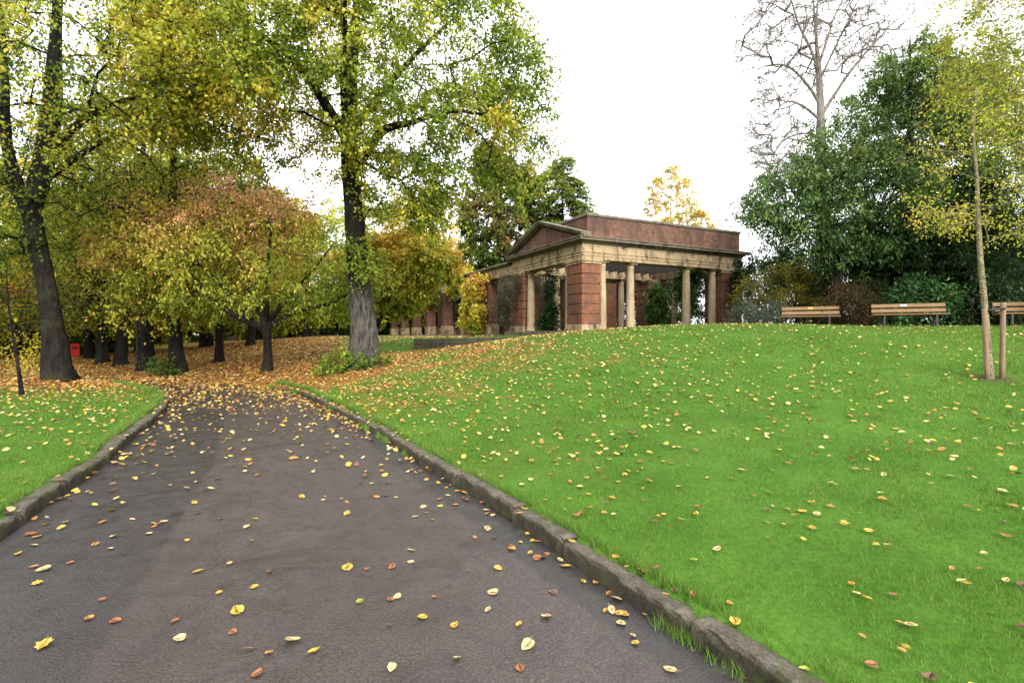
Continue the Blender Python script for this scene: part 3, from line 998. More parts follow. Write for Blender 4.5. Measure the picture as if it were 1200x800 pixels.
def conifer(name, label, cat, base, h, rad, seed, pal, tiers=26, per_tier=13, sprays=26, ln=(0.12, 0.22), z0=0.2, group=None, droop=0.25, trunk_r=0.25, power=0.85, leafm='leaf', ar=.28):
    """evergreen in drooping tiers of flat sprays"""
    r = rngs(seed)
    root = thing(name, label, cat, base, 0, group)
    tp = np.array([(0, 0, z, trunk_r * (1 - z / h * .92)) for z in np.linspace(-.1, h * .97, 30)])
    V, F = sweep_mesh(tp[:, :3], tp[:, 3], 10, r, .05, .3)
    link('trunk', np_mesh('trunk', V, F, M['bark_dark'], smooth=True), root)
    A, B, ra, P, D, U = [], [], [], [], [], []
    for i_ in range(tiers):
        z = z0 + (h - z0) * (i_ / tiers) ** .92
        L0 = rad * (1 - (z - z0) / (h - z0)) ** power + .15
        for k in range(max(4, int(per_tier * (.4 + .6 * L0 / rad)))):
            a = r.uniform(0, 2 * PI); L = L0 * r.uniform(.6, 1.12)
            d = np.array([math.cos(a), math.sin(a), 0])
            prev = np.array([0, 0, z + r.normal(0, .1)])
            m_ = max(2, int(L / .35))
            for q in range(1, m_ + 1):
                t = q / m_
                cur = np.array([0, 0, z]) + d * L * t + np.array([0, 0, L * (.16 * math.sin(PI * t * .8) - droop * t * t)]) + r.normal(0, .03, 3)
                A.append(prev); B.append(cur); ra.append(.012 + .03 * (1 - t) * L / rad)
                if t > .25:
                    P.append(cur); D.append(d); U.append(t)
                prev = cur
    A, B, ra = np.array(A), np.array(B), np.array(ra)
    V, F = tube_mesh(A, B, ra, ra * .75, 4)
    link('branches', np_mesh('branches', V, F, M['bark_dark']), root)
    P, D = np.array(P), np.array(D)
    ci = np.repeat(np.arange(len(P)), sprays)
    sd = np.c_[-D[:, 1], D[:, 0], np.zeros(len(D))]
    pos = P[ci] + sd[ci] * r.normal(0, .22, (len(ci), 1)) + D[ci] * r.normal(0, .2, (len(ci), 1)) + r.normal(0, .05, (len(ci), 3))
    d = unit(D[ci] * .7 + sd[ci] * r.normal(0, .7, (len(ci), 1)) + np.array([0, 0, -.3]) + r.normal(0, .25, (len(ci), 3)))
    nn = unit(np.array([0, 0, 1.]) + r.normal(0, .4, (len(ci), 3)))
    L = r.uniform(*ln, len(ci))
    cl = .5 + r.normal(0, .2, len(P))
    c = lerp_pal(pal, cl[ci] + r.normal(0, .12, len(ci))) * (1 + r.normal(0, .25, (len(ci), 1))).clip(.35, 1.6)
    leaf_cards('crown', pos, d, nn, L, L * ar, c, M[leafm], root, droop=.15)
    return root

# foliage colours
DG, MG, LG = (0.036, 0.07, 0.011), (0.09, 0.15, 0.017), (0.185, 0.25, 0.024)
YG, YL, GD, OR, PK, BR = (0.35, 0.38, 0.04), (0.56, 0.48, 0.055), (0.6, 0.43, 0.065), (0.64, 0.32, 0.09), (0.74, 0.4, 0.26), (0.17, 0.085, 0.03)
PAL_LIME = [MG, MG, LG, LG, YG, YL, GD]
PAL_GOLD = [MG, LG, YG, YL, YL, GD, OR]
PAL_EVER = [(0.01, 0.022, 0.008), (0.018, 0.042, 0.012), (0.035, 0.07, 0.016)]

# --- the big lime beside the kerb end
bx, by, bz = cpt(427, 17, 430)
bz = gz(bx, by) - .05
r = rngs(301)
tr = [(0.0, 0, 0, .43), (-.02, 0, .6, .41), (-.05, 0, 1.6, .385), (-.2, 0, 3.2, .33), (-.33, 0.05, 5.0, .3), (-.5, .1, 6.6, .27), (-.55, .2, 8.5, .24), (-.45, .3, 10.5, .17), (-.3, .3, 12.5, .09), (-.3, .3, 14, .03)]
limbs = [[(-.42, .1, 6.3, .17), (.15, 0, 7.1, .16), (.7, -.2, 7.6, .13), (1.6, -.4, 7.75, .1), (2.9, -.4, 8.1, .06), (4.3, -.2, 8.0, .03)],
         [(-.5, .1, 7.2, .16), (-1.3, -.4, 8.6, .14), (-2.4, -.7, 9.9, .1), (-3.9, -1.0, 10.6, .06), (-5.4, -.8, 10.6, .03)],
         [(-.5, .1, 7.6, .15), (.4, .7, 9.2, .12), (1.5, 1.2, 10.8, .08), (2.9, 1.3, 12.2, .03)],
         [(-.5, .2, 8.0, .13), (-.9, 1.2, 9.6, .1), (-1.8, 2.3, 11, .05), (-2.5, 3, 12, .03)],
         [(-.5, .2, 7.0, .12), (-.3, -1.2, 8.4, .1), (0.2, -2.6, 9.8, .06), (.4, -3.4, 10.6, .03)]]
def keepf(p):
    x, z = p[:, 0], p[:, 2]
    low = 6.0 - 0.02 * x + 1.2 * np.exp(-((x + .4) / .9) ** 2) + 1.0 * np.exp(-((x + 1.8) / 1.1) ** 2) + 1.0 * sstep(-1.8, -3.2, x) - 0.9 * np.exp(-((x - 1.4) / 1.2) ** 2) + 0.35 * np.sin(x * 2.3 + p[:, 1])
    return (z > low)
tg = np.vstack([ell(560, (-.4, 0, 9.6), (6.1, 5.2, 5.2), r, .5, keepf), ell(60, (-.5, -2.6, 10.2), (3.2, 1.6, 2.0), r, .8), ell(60, (-5.4, -.8, 9.4), (2.2, 2.2, 2.6), r, .7), ell(40, (1.5, -.6, 5.6), (1.4, 1.5, 1.3), r, .8), ell(60, (-4.4, -.8, 9.4), (2.6, 2.5, 2.0), r, .6), ell(40, (4.8, 0, 8), (1.3, 2, 2.6), r, .6),
                ell(8, (-.3, -.3, 6.6), (.6, .5, 1.2), r, .8), ell(6, (.0, -.45, 3.6), (.25, .15, 1.0), r, .8)])
make_tree('lime_tree', 'tall lime tree with thick grey trunk and green gold crown standing by the kerb end', 'tree', (bx, by, bz), tr, tg, 302, PAL_LIME,
          hue=lambda p: .56 - .03 * p[:, 0] + .1 * np.sin(p[:, 2] * 1.3 + p[:, 0]), limbs=limbs, bark='bark_lime', per=125, ln=(.08, .12), ar=.85, twigs=8, twl=(.4, 1.1), droop=.35, br_z=6.4, flare=.42, knob=.07,
          burr=[(1.0, 3.6, .35, .12), (1.9, .2, .3, .08), (.5, 1.4, .4, .12)], huevar=.16, sides=30, arch=.1, hang=.25, tip_r=.007)
LIME = (bx, by, bz)

# --- tall tree on the left lawn
bx, by = -13.75, 16.0
bz = gz(bx, by) - .05
r = rngs(311)
tr = [(0.05, 0, 0, .36), (-.05, 0, .7, .31), (-.14, 0, 1.6, .265), (-.34, 0, 3.0, .245), (-.68, 0, 4.6, .235), (-.72, 0, 5.6, .2), (-.5, 0.1, 7.5, .16), (-.3, .1, 9.5, .12), (-.2, .2, 12, .07), (-.2, .2, 13.5, .02)]
limbs = [[(-.6, 0, 4.4, .2), (-1.0, -.1, 5.6, .17), (-1.35, -.2, 7.2, .14), (-1.4, -.2, 9.2, .1), (-1.6, -.2, 12, .05)],
         [(-.68, 0, 5.3, .2), (-.1, -.2, 6.6, .16), (.25, -.3, 8.2, .13), (.35, -.4, 10.2, .1), (.5, -.4, 12.6, .04)],
         [(-.1, -.2, 6.6, .12), (.9, -.5, 7.5, .11), (2.2, -.7, 8.1, .07), (3.8, -.6, 8.5, .03)],
         [(-.5, 0, 6.0, .1), (.3, .9, 7.4, .09), (1.2, 1.9, 8.6, .05)], [(-.9, 0, 5.4, .11), (-2, -.5, 6.6, .09), (-3.5, -.8, 7.4, .04)]]
tg = np.vstack([ell(470, (-.4, 0, 8.6), (5.6, 5, 5.0), r, .6, lambda p: p[:, 2] > 3.9 + .5 * np.sin(p[:, 0] * 1.9) + 1.0 * np.maximum(0, p[:, 0] + .6)), ell(60, (2.6, -.8, 8.6), (2.4, 2, 1.6), r, .7), ell(40, (-3, -.5, 5), (2.3, 2, 2.0), r, .7)])
make_tree('lime_tree', 'leaning dark trunked tree forking high up, standing on the left hand lawn', 'tree', (bx, by, bz), tr, tg, 312, [MG, MG, LG, YG, YG, YL, GD],
          hue=lambda p: .34 + .07 * p[:, 0] + .12 * np.sin(p[:, 2] * 1.1), limbs=limbs, per=64, ln=(.08, .125), ar=.8, twigs=7, twl=(.4, 1.1), droop=.3, br_z=5.2, flare=.55, knob=.09,
          burr=[(1.1, 3.4, .35, .25), (.6, .4, .4, .15)], sides=26, hang=.2, tip_r=.0075)

# --- spreading cherry at the foot of the bank
bx, by, _ = cpt(313, 19, 435)
bz = gz(bx, by) - .04
r = rngs(321)
tr = [(0, 0, 0, .19), (0.02, 0, .5, .155), (.01, 0, 1.1, .14), (-.05, 0, 1.62, .165), (-.08, 0, 1.9, .15), (-.05, .05, 2.8, .1), (.05, .1, 4.2, .05), (.1, .1, 5.4, .02)]
limbs = [[(-.06, 0, 1.6, .13), (-.5, -.1, 1.78, .12), (-1.3, -.2, 2.2, .1), (-2.2, -.3, 3.1, .085), (-3.0, -.4, 4.2, .05), (-3.6, -.4, 5.2, .02)],
         [(.0, 0, 1.6, .12), (.5, -.1, 1.9, .1), (1.3, -.2, 2.25, .08), (2.4, -.2, 2.5, .06), (3.4, -.2, 3.1, .025)],
         [(-.1, 0, 1.75, .1), (-.6, .5, 2.4, .08), (-1.3, 1.2, 3.2, .05), (-2, 2, 4.2, .03)],
         [(-.05, 0, 1.8, .09), (.3, -.6, 2.5, .07), (.6, -1.3, 3.4, .05), (1.0, -2, 4.3, .02)],
         [(0, 0, 1.75, .1), (.5, .5, 2.7, .07), (1.2, 1.1, 3.8, .05), (1.9, 1.6, 5, .02)],
         [(-.6, -.1, 1.85, .08), (-.9, -.8, 2.8, .06), (-1.5, -1.6, 3.7, .03)]]
def kc(p):
    rr = np.hypot(p[:, 0] + .3, p[:, 1])
    return (p[:, 2] > 2.05 + .25 * np.sin(p[:, 0] * 2.1 + 1) + .1 * np.abs(p[:, 0])) | (p[:, 0] < -3.0)
def kl(p):
    lump = np.sin(p[:, 0] * 1.9 + 1.3 * np.sin(p[:, 1] * 1.1)) + np.sin(p[:, 2] * 2.3 + p[:, 1] * 1.3) + np.sin(p[:, 1] * 1.7 - p[:, 0] * .8)
    return kc(p) & (lump > -.75)
tg = np.vstack([ell(240, (-.5, 0, 3.7), (3.6, 3.1, 2.5), r, .22, kl), ell(40, (.3, .3, 5.9), (1.3, 1.3, 1.0), r, .5), ell(45, (-1.9, -.3, 5.5), (1.5, 1.4, .8), r, .5), ell(75, (-3.9, -.3, 4.4), (1.7, 1.8, 1.9), r, .4, kl), ell(20, (-5.3, -.2, 4.6), (.9, 1, .8), r, .6), ell(34, (2.9, 0, 3.1), (1.2, 1.5, .9), r, .5), ell(14, (3.9, -.2, 3.6), (.7, .8, .5), r, .6)])
make_tree('cherry_tree', 'spreading cherry tree with low fork and green crown turning orange at the top', 'tree', (bx, by, bz), tr, tg, 322, [MG, LG, LG, YG, (.4, .37, .05), (.56, .44, .09), (.7, .46, .14), (.76, .44, .2), (.82, .5, .32)],
          hue=lambda p: .1 + .16 * (p[:, 2] - 1.6) - .05 * np.maximum(0, p[:, 0]) + .05 * np.sin(p[:, 0] * 1.7), limbs=limbs, bark='bark_cherry', per=72, ln=(.1, .15), ar=.45, twigs=7, twl=(.3, .75), droop=.3, br_z=1.7, flare=.35, huevar=.13, sides=16, tip_r=.006, hang=.15)

# --- second cherry, pink and behind
bx, by = -13.6, 24.6
bz = gz(bx, by) - .05
r = rngs(331)
tr = [(0, 0, 0, .22), (0, 0, 1, .18), (.05, 0, 2.0, .17), (.1, 0, 3.5, .1), (.1, 0, 5.5, .04)]
tg = np.vstack([ell(250, (.2, 0, 6.0), (3.8, 3, 2.9), r, .4), ell(50, (-1, -1, 3.4), (2.6, 2, 1.2), r, .6)])
make_tree('cherry_tree', 'cherry tree with salmon pink leaves behind the spreading orange topped cherry', 'tree', (bx, by, bz), tr, tg, 332, [LG, YG, YG, GD, OR, PK, PK],
          hue=lambda p: .28 + .1 * (p[:, 2] - 2), bark='bark_cherry', per=95, ln=(.1, .15), ar=.5, twigs=6, twl=(.4, .8), br_z=1.8, flare=.3, huevar=.12, tip_r=.007)

# --- row of old limes along the far side of the path
r = rngs(341)
tr = [(0, 0, 0, .31), (.02, 0, .6, .255), (-.06, 0, 1.4, .23), (-.14, 0, 2.4, .22), (-.26, 0, 4, .19), (-.25, .1, 6.5, .16), (-.2, .1, 9, .1), (-.2, .1, 11.5, .04)]
limbs = [[(-.1, 0, 2.4, .16), (.5, -.2, 3.3, .13), (1.2, -.5, 4.8, .1), (2.0, -.6, 6.5, .05)], [(-.15, 0, 2.9, .16), (-.9, .3, 3.9, .13), (-1.7, .6, 5.6, .09), (-2.4, .8, 7.5, .04)],
         [(-.15, 0, 3.2, .14), (-.1, -1, 4.6, .1), (.2, -2, 6.2, .05)], [(-.2, 0, 3.6, .14), (0, 1, 5.0, .1), (-.2, 2.2, 7, .05)]]
tg = np.vstack([ell(290, (-.2, 0, 7.4), (3.8, 3.8, 4.8), r, .5, lambda p: p[:, 2] > 2.9 + .5 * np.sin(p[:, 0] * 1.7) * np.cos(p[:, 1] * 1.4)), ell(40, (.6, -1.6, 2.9), (2.6, 1.6, .9), r, .7)])
row0 = (cpt(207, 21.1, 437)[0], 21.1)
lime = make_tree('lime_tree', 'old lime with knobbly black trunk and ivy at its foot, nearest of the path row', 'tree', (row0[0], row0[1], gz(*row0) - .05), tr, tg, 342, [MG, LG, LG, YG, YG, YL, GD],
                 hue=lambda p: .5 + .1 * np.sin(p[:, 2] * 1.2 + p[:, 0]) - .012 * (p[:, 2] - 6), limbs=limbs, per=36, ln=(.095, .14), ar=.85, twigs=7, twl=(.4, 1.0), droop=.4, br_z=3, flare=.45, knob=.1,
                 burr=[(.9, .3, .35, .3), (1.6, 3.4, .4, .25), (2.3, 1.2, .4, .2), (.5, 4.8, .4, .25)], sides=24, group='limes lining the path', hang=.25, tip_r=.009)
GL = 'limes lining the path'
for (px, d, py, rz, s, lab) in ((173, 23.8, 432, 1.9, 1.06, 'double stemmed black lime trunk just behind the lamp post beside the leafy path'),
                                (142, 26.8, 428, 3.6, .96, 'greyish lime trunk on the near side of the lamp post, third of the path row'),
                                (119, 28.6, 426, 5.0, 1.0, 'dark lime trunk with wide splayed foot, fourth of the path row'),
                                (105, 33, 421, .9, .95, 'slim dark lime trunk next to the red bin, fifth of the path row'),
                                (84, 41, 414, 2.6, 1.0, 'far lime trunk seen just behind the red bin')):
    x = (px - 600) / 620 * d
    copy_tree(lime, (x, d, gz(x, d) - .05), rz, s, lab, GL)
x, y = (294 - 600) / 620 * 33, 33
copy_tree(lime, (x, y, gz(x, y) - .05), 4.2, .85, 'lime with leaning grey trunk alone on the leafy bank behind the cherry', GL)

# --- woodland beyond: yellow-green broadleaves, each its own tree
r = rngs(351)
tr = [(0, 0, 0, .42), (0, 0, 1, .34), (.05, 0, 3, .3), (.1, 0, 6, .2), (.1, 0, 9, .1), (.1, 0, 12, .03)]
tg = np.vstack([ell(280, (0, 0, 8), (4.6, 4.6, 5.6), r, .35), ell(90, (0, 0, 3.2), (4.0, 4.0, 2.2), r, .4)])
wood = make_tree('broadleaf_tree', 'yellow green broadleaf tree in the wood behind the first cherry', 'tree', (-22, 46, gz(-22, 46)), tr, tg, 352, [MG, LG, LG, YG, YG, YL, YL],
                 hue=lambda p: .46 + .12 * np.sin(p[:, 2] * .9 + p[:, 0]), per=48, ln=(.16, .26), ar=.8, twigs=6, twl=(.5, 1.1), br_z=2, huevar=.18, twig_mesh=False, group='trees in the far wood', tip_r=.012, flare=.3, sides=12)
gold_t = make_tree('broadleaf_tree', 'golden orange broadleaf tree in the wood beyond the row of limes', 'tree', (-38, 50, gz(-38, 50)), tr, tg, 353, [MG, YG, YL, GD, GD, OR, BR],
                   hue=lambda p: .45 + .12 * np.sin(p[:, 2] * .8 - p[:, 0]), per=48, ln=(.16, .26), ar=.8, twigs=6, twl=(.5, 1.1), br_z=2, huevar=.18, twig_mesh=False, group='trees in the far wood', tip_r=.012, flare=.3, sides=12)
WL = [(-30, 40, 1.0, .9, wood, 'yellow green tree between the lamp post and the red bin, far back'), (-20.5, 35.5, 2.9, 1.05, wood, 'yellow green tree behind the low forked cherry, closest of the wood'), (-26.5, 38, 1.2, 1.15, wood, 'tall yellow green tree behind the old lime with ivy'),
      (-34, 33, 3.1, 1.05, gold_t, 'orange gold tree behind the small yellow shrub'),
      (-15, 54, 4.4, 1.15, wood, 'tall green tree behind the dark pergola end, beyond the first cherry'), (-8.5, 61, 5.2, 1.0, gold_t, 'golden tree rising behind the middle of the pergola wing'),
      (-27, 58, 1.6, 1.2, wood, 'large pale green tree at the back of the wood'), (-55, 55, 2.0, 1.3, wood, 'large dull green tree where the path runs out of sight'),
      (-26, 22.5, 5.5, .85, wood, 'green tree whose leaves hang behind the leaning tree and bare sapling'),       (-46, 31, 4.1, 1.1, wood, 'green tree at the outer side of the left lawn, deep in shade'), (-17, 44, 3.3, .85, wood, 'green tree with leaves low over the bank behind the cherry')]
for x, y, rz, s, src, lab in WL:
    copy_tree(src, (x, y, gz(x, y) - .05), rz, s, lab, 'trees in the far wood')

# --- orange and green maple in front of the pergola
bx, by = -6.7, 25.0
bz = gz(bx, by) - .05
r = rngs(361)
tr = [(0, 0, 0, .16), (.1, 0, .8, .13), (.4, 0, 1.6, .12), (.9, 0, 2.8, .08), (1.4, 0, 4, .04), (1.7, 0, 5.2, .015)]
tg = np.vstack([ell(240, (1.9, .2, 4.0), (2.2, 2.0, 2.3), r, .4, lambda p: p[:, 2] > 1.1 + .25 * np.sin(p[:, 0] * 3) + .85 * np.maximum(0, p[:, 0] - .4)), ell(40, (-.6, .3, 4.3), (1.6, 1.5, 1.8), r, .5)])
make_tree('maple_tree', 'small maple with orange and green leaves in front of the pergola, beside the big lime', 'tree', (bx, by, bz), tr, tg, 362, [LG, LG, YG, YG, YL, GD, OR],
          hue=lambda p: .16 + .13 * (p[:, 2] - 1.2) + .12 * np.sin(p[:, 0] * 2.2 + p[:, 2]), per=85, ln=(.12, .19), ar=.85, twigs=6, twl=(.3, .7), br_z=1.3, flare=.25, huevar=.15, sides=12, tip_r=.007)

# --- trees behind the pavilion
r = rngs(371)
x, y = -1.2, 48
tr = [(0, 0, 0, .4), (0, 0, 3, .32), (0, 0, 8, .22), (.1, 0, 13, .08), (.1, 0, 15, .03)]
tg = np.vstack([ell(330, (0.4, 0, 9.5), (4.2, 3.6, 6.4), r, .4), ell(60, (-.5, 0, 15.4), (1.8, 1.6, 2.2), r, .5), ell(40, (2.6, 0, 13.5), (1.5, 1.5, 2), r, .5)])
make_tree('oak_tree', 'tall brownish green oak rising behind the left end of the pavilion', 'tree', (x, y, gz(x, y)), tr, tg, 372, [DG, MG, (.09, .12, .02), (.14, .14, .03), (.2, .15, .04), (.3, .2, .05), YG],
          hue=lambda p: .42 + .2 * np.sin(p[:, 2] * .8 + p[:, 0] * .6), per=170, ln=(.16, .26), ar=.65, twigs=7, twl=(.4, .9), br_z=3, huevar=.16, tip_r=.011, flare=.3)
conifer('cedar_tree', 'olive green cedar with drooping sprays behind the pediment', 'tree', (4.4, 46, gz(4.4, 46)), 15.6, 5.0, 375, [(.075, .12, .025), (.15, .2, .04), (.26, .29, .055)], tiers=30, per_tier=15, sprays=30, ln=(.22, .42), droop=.35, power=.55)
r = rngs(376)
x, y = 14.0, 47
tr = [(0, 0, 0, .2), (0, 0, 4, .15), (.1, 0, 9, .08), (.1, 0, 13.5, .02)]
tg = np.vstack([ell(110, (0, 0, 11), (2.2, 1.8, 4.2), r, .5), ell(22, (2.6, 0, 10), (1.3, 1, 1.2), r, .5)])
make_tree('birch_tree', 'pale yellow birch showing above the brick attic of the pavilion', 'tree', (x, y, gz(x, y)), tr, tg, 377, [YG, YL, (.6, .45, .14), (.6, .4, .15), (.62, .46, .12)], per=62, ln=(.14, .22), ar=.75, twigs=6, twl=(.4, .9), br_z=3, bark='bark_pale', tip_r=.01, flare=.2, sides=10)
bush('evergreen_shrub', 'fresh green and orange shrub peeping over the pergola beside the pediment', 'shrub', (-2.6, 45.6, gz(-2.6, 45.6)), [(0, 0, 4.6, 2.9, 2, 3.6), (2.1, 0, 4.4, 1.9, 1.6, 3.8)], 381, [DG, MG, MG, LG, (.09, .15, .03), OR], n=130, per=60, ln=(.14, .22), ar=.6)

# --- bare tree on the right
r = rngs(391)
x, y = 15.2, 26.0
z = gz(x, y)
tr = [(0, 0, 0, .34), (0, 0, 2, .29), (.05, 0, 6, .25), (-.02, 0, 9.0, .22), (-.05, 0, 11.3, .17), (-.15, 0, 13.2, .11), (-.2, .1, 14.8, .065), (-.1, .1, 16.4, .035), (0, .1, 17.6, .012)]
limbs = [[(0, 0, 10.6, .099), (.6, -.1, 11.6, .081), (1.4, -.2, 12.8, .062), (2.6, -.3, 14.2, .043), (3.6, -.3, 15.2, .028), (4.6, -.2, 15.6, .012)],
         [(-.1, 0, 11.2, .081), (-.7, -.1, 12.0, .068), (-1.7, -.2, 12.9, .050), (-2.8, -.3, 12.9, .031), (-3.8, -.4, 12.4, .012)],
         [(-.1, 0, 10.4, .074), (-.9, -.2, 10.9, .062), (-1.9, -.4, 11.1, .043), (-2.7, -.5, 10.2, .025), (-3.0, -.6, 8.6, .012)],
         [(-.15, 0, 12.8, .074), (-.5, .1, 14.0, .062), (-1.1, .1, 15.2, .043), (-1.6, .1, 16.8, .025), (-2.6, .1, 18, .012)],
         [(-.15, 0, 13.0, .068), (.4, .2, 14.4, .056), (.9, .3, 15.8, .037), (1.9, .3, 17.6, .019)],
         [(-.1, 0, 9.6, .056), (-.8, .2, 9.8, .043), (-1.8, .3, 9.4, .031), (-2.6, .2, 8.0, .015)],
         [(-.15, 0, 12.2, .050), (.3, -.6, 13.6, .043), (.8, -1.4, 15.2, .025)], [(-.15, .1, 14.0, .050), (-.6, -.4, 15.6, .037), (-.9, -.8, 17.6, .019)]]
tg = np.vstack([ell(520, (-.1, 0, 14.9), (4.2, 3.0, 3.9), r, .3, lambda p: p[:, 2] > 12.2 + .25 * np.abs(p[:, 0])), ell(170, (-2.4, -.3, 9.6), (1.5, 1.4, 2.6), r, .4)])
make_tree('bare_tree', 'tall leafless tree with pale branches spread against the white sky', 'tree', (x, y, z), tr, tg, 392, PAL_LIME, limbs=limbs, bark='bark_bare', crown=False, twigs=7, twl=(.5, 1.3), br_z=10.5, tip_r=.012, power=.4, arch=.05,
          wander=.03, droop=.25, step=.4, flare=.3, hang=.3)

# --- weeping green cherry over the pavilion corner
r = rngs(401)
x, y = 12.4, 20.2
z = gz(x, y)
tr = [(0, 0, 0, .25), (0, 0, 1, .2), (-.1, 0, 2.2, .18), (-.3, 0, 4, .12), (-.5, 0, 5.5, .05)]
tg = np.vstack([ell(250, (.5, 0, 4.9), (3.0, 2.4, 2.3), r, .35), ell(60, (-1.9, -.2, 5.0), (1.5, 1.5, 1.7), r, .5), ell(50, (0.3, 0, 7.0), (2.1, 1.8, 1.3), r, .5), ell(16, (-3.1, -.3, 4.6), (.8, .9, .9), r, .7)])
make_tree('cherry_tree', 'dark green drooping cherry whose leaves overhang the end of the pavilion', 'tree', (x, y, z), tr, tg, 402, [(.03, .075, .022), (.05, .11, .028), (.085, .155, .035), (.13, .2, .045), (.19, .21, .03)],
          hue=lambda p: .45 + .06 * (p[:, 2] - 4.5), per=85, ln=(.11, .17), ar=.42, twigs=6, twl=(.35, .85), droop=.6, br_z=1.5, hang=.5, leaf='leaf_glossy', flare=.3, huevar=.14, tip_r=.007)

# --- dark evergreens behind the seats
PAL_HOL = [(.032, .066, .014), (.06, .115, .022), (.1, .165, .03), (.15, .205, .035)]
r = rngs(411)
x, y = 16.4, 21.8
tr = [(0, 0, 0, .3), (0, 0, 3, .24), (0, 0, 7, .14), (0, 0, 11, .05), (0, 0, 12.2, .02)]
tg = np.vstack([ell(330, (0, 0, 6.4), (3.1, 3.0, 5.0), r, .25), ell(70, (.2, 0, 10.4), (1.5, 1.5, 1.8), r, .3), ell(90, (-.6, -.4, 2.6), (3.0, 2.6, 1.9), r, .4)])
holm = make_tree('holm_oak', 'dense dark green evergreen oak with rounded top behind the middle seat', 'tree', (x, y, gz(x, y)), tr, tg, 412, PAL_HOL, hue=lambda p: .3 + .045 * (p[:, 2] - 4), per=120, ln=(.1, .16), ar=.5, twigs=7, twl=(.3, .7), br_z=.8,
                 leaf='leaf_glossy', flare=.3, huevar=.14, tip_r=.008, droop=.3)
copy_tree(holm, (20.6, 23.6, gz(20.6, 23.6)), 2.3, 1.02, 'dark evergreen oak behind the yellow birch, deepest in the row')
copy_tree(holm, (26.5, 23.0, gz(26.5, 23)), 4.0, .95, 'dark evergreen oak furthest along behind the birch trunk')
conifer('yew_tree', 'blackish green yew tree behind the middle seat, spreading to the ground', 'tree', (17.0, 19.8, gz(17, 19.8)), 6.4, 3.0, 415, PAL_EVER, tiers=20, per_tier=16, sprays=34, ln=(.1, .2), droop=.3, z0=.1, power=.6)
conifer('yew_tree', 'blackish green yew tree behind the seat nearest the staked sapling', 'tree', (21.0, 19.4, gz(21, 19.4)), 6.0, 3.1, 416, PAL_EVER, tiers=20, per_tier=16, sprays=34, ln=(.1, .2), droop=.3, z0=.1, power=.6)

# --- yellow birch at the right edge
r = rngs(421)
x, y = 15.6, 15.2
tr = [(0, 0, 0, .16), (0, 0, 2, .13), (.05, 0, 5, .11), (.0, 0, 8, .07), (0, 0, 11, .03)]
tg = np.vstack([ell(330, (.1, 0, 8.9), (3.1, 2.9, 3.6), r, .45), ell(20, (-1.0, -.2, 5.6), (1.2, 1.2, 1.2), r, .5), ell(40, (1.2, 0, 4.6), (1.8, 1.5, 1.5), r, .5)])
make_tree('birch_tree', 'yellow leaved birch with thin pale trunk at the far end of the seats', 'tree', (x, y, gz(x, y)), tr, tg, 422, [MG, LG, YG, YG, (.36, .31, .03), YL], hue=lambda p: .42 + .06 * (p[:, 2] - 7), per=58, ln=(.07, .11), ar=.7, twigs=7, twl=(.4, .95), droop=.45,
          br_z=2.5, bark='bark_pale', flare=.25, huevar=.16, tip_r=.006, hang=.4)

# --- staked young rowan
x, y, _ = cpt(1160, 9, 445)
z = gz(x, y) - .02
r = rngs(431)
tr = [(.0, 0, 0, .06), (-.03, 0, .5, .048), (-.09, 0, 1.3, .044), (-.15, 0, 1.9, .042), (-.2, 0, 2.7, .037), (-.22, 0, 3.4, .025), (-.26, .02, 4.2, .018), (-.2, .02, 5.0, .008)]
limbs = [[(-.16, 0, 1.95, .024), (-.4, -.03, 2.25, .021), (-.62, -.05, 2.55, .017), (-1.0, -.08, 2.72, .01)], [(-.2, 0, 2.5, .022), (-.3, .05, 3.1, .02), (-.38, .05, 3.8, .014), (-.42, .05, 4.6, .007)],
         [(-.21, 0, 2.9, .02), (0, .05, 3.4, .016), (.25, .05, 4.1, .008)], [(-.2, 0, 2.55, .012), (.3, -.05, 2.62, .01), (.8, -.1, 2.5, .006)], [(-.21, 0, 3.3, .014), (-.6, .1, 3.8, .01), (-.9, .1, 4.1, .005)]]
tg = np.vstack([ell(80, (-.2, 0, 3.8), (1.1, 1.0, 1.5), r, .6), ell(16, (-.75, -.05, 2.75), (.5, .4, .25), r, .6), ell(8, (.6, -.05, 2.5), (.4, .3, .15), r, .6)])
make_tree('rowan_sapling', 'young rowan with thin mottled trunk and sparse yellow green leaves, tied between stakes', 'sapling', (x, y, z), tr, tg, 432, [LG, YG, YG, (.3, .27, .03), YL, GD], per=28, ln=(.038, .062), ar=.6, twigs=5, twl=(.15, .4),
          br_z=2.4, bark='bark_pale', flare=.2, knob=.05, huevar=.16, tip_r=.0032, power=.35, droop=.1, maxr=.02, sides=14, step=.25, wander=.03)
ROWAN = (x, y, z)

# --- bare sapling on the left lawn
x, y = (26 - 600) / 620 * 11.7, 11.7
z = gz(x, y) - .02
r = rngs(441)
tr = [(0, 0, 0, .045), (-.08, 0, .6, .036), (-.18, 0, 1.2, .03), (-.3, 0, 2.0, .02), (-.35, 0, 2.8, .008)]
tg = ell(70, (-.1, 0, 2.1), (1.2, 1.1, .9), r, .5)
make_tree('bare_sapling', 'thin bare grey sapling leaning on the left hand lawn', 'sapling', (x, y, z), tr, tg, 442, [BR, (.1, .08, .05)], per=1, crown=False, twigs=5, twl=(.25, .6), bark='bark_dark', tip_r=.0032, power=.35, br_z=1.0, flare=.2, sides=10, droop=-.1, step=.25, wander=.03, maxr=.02)

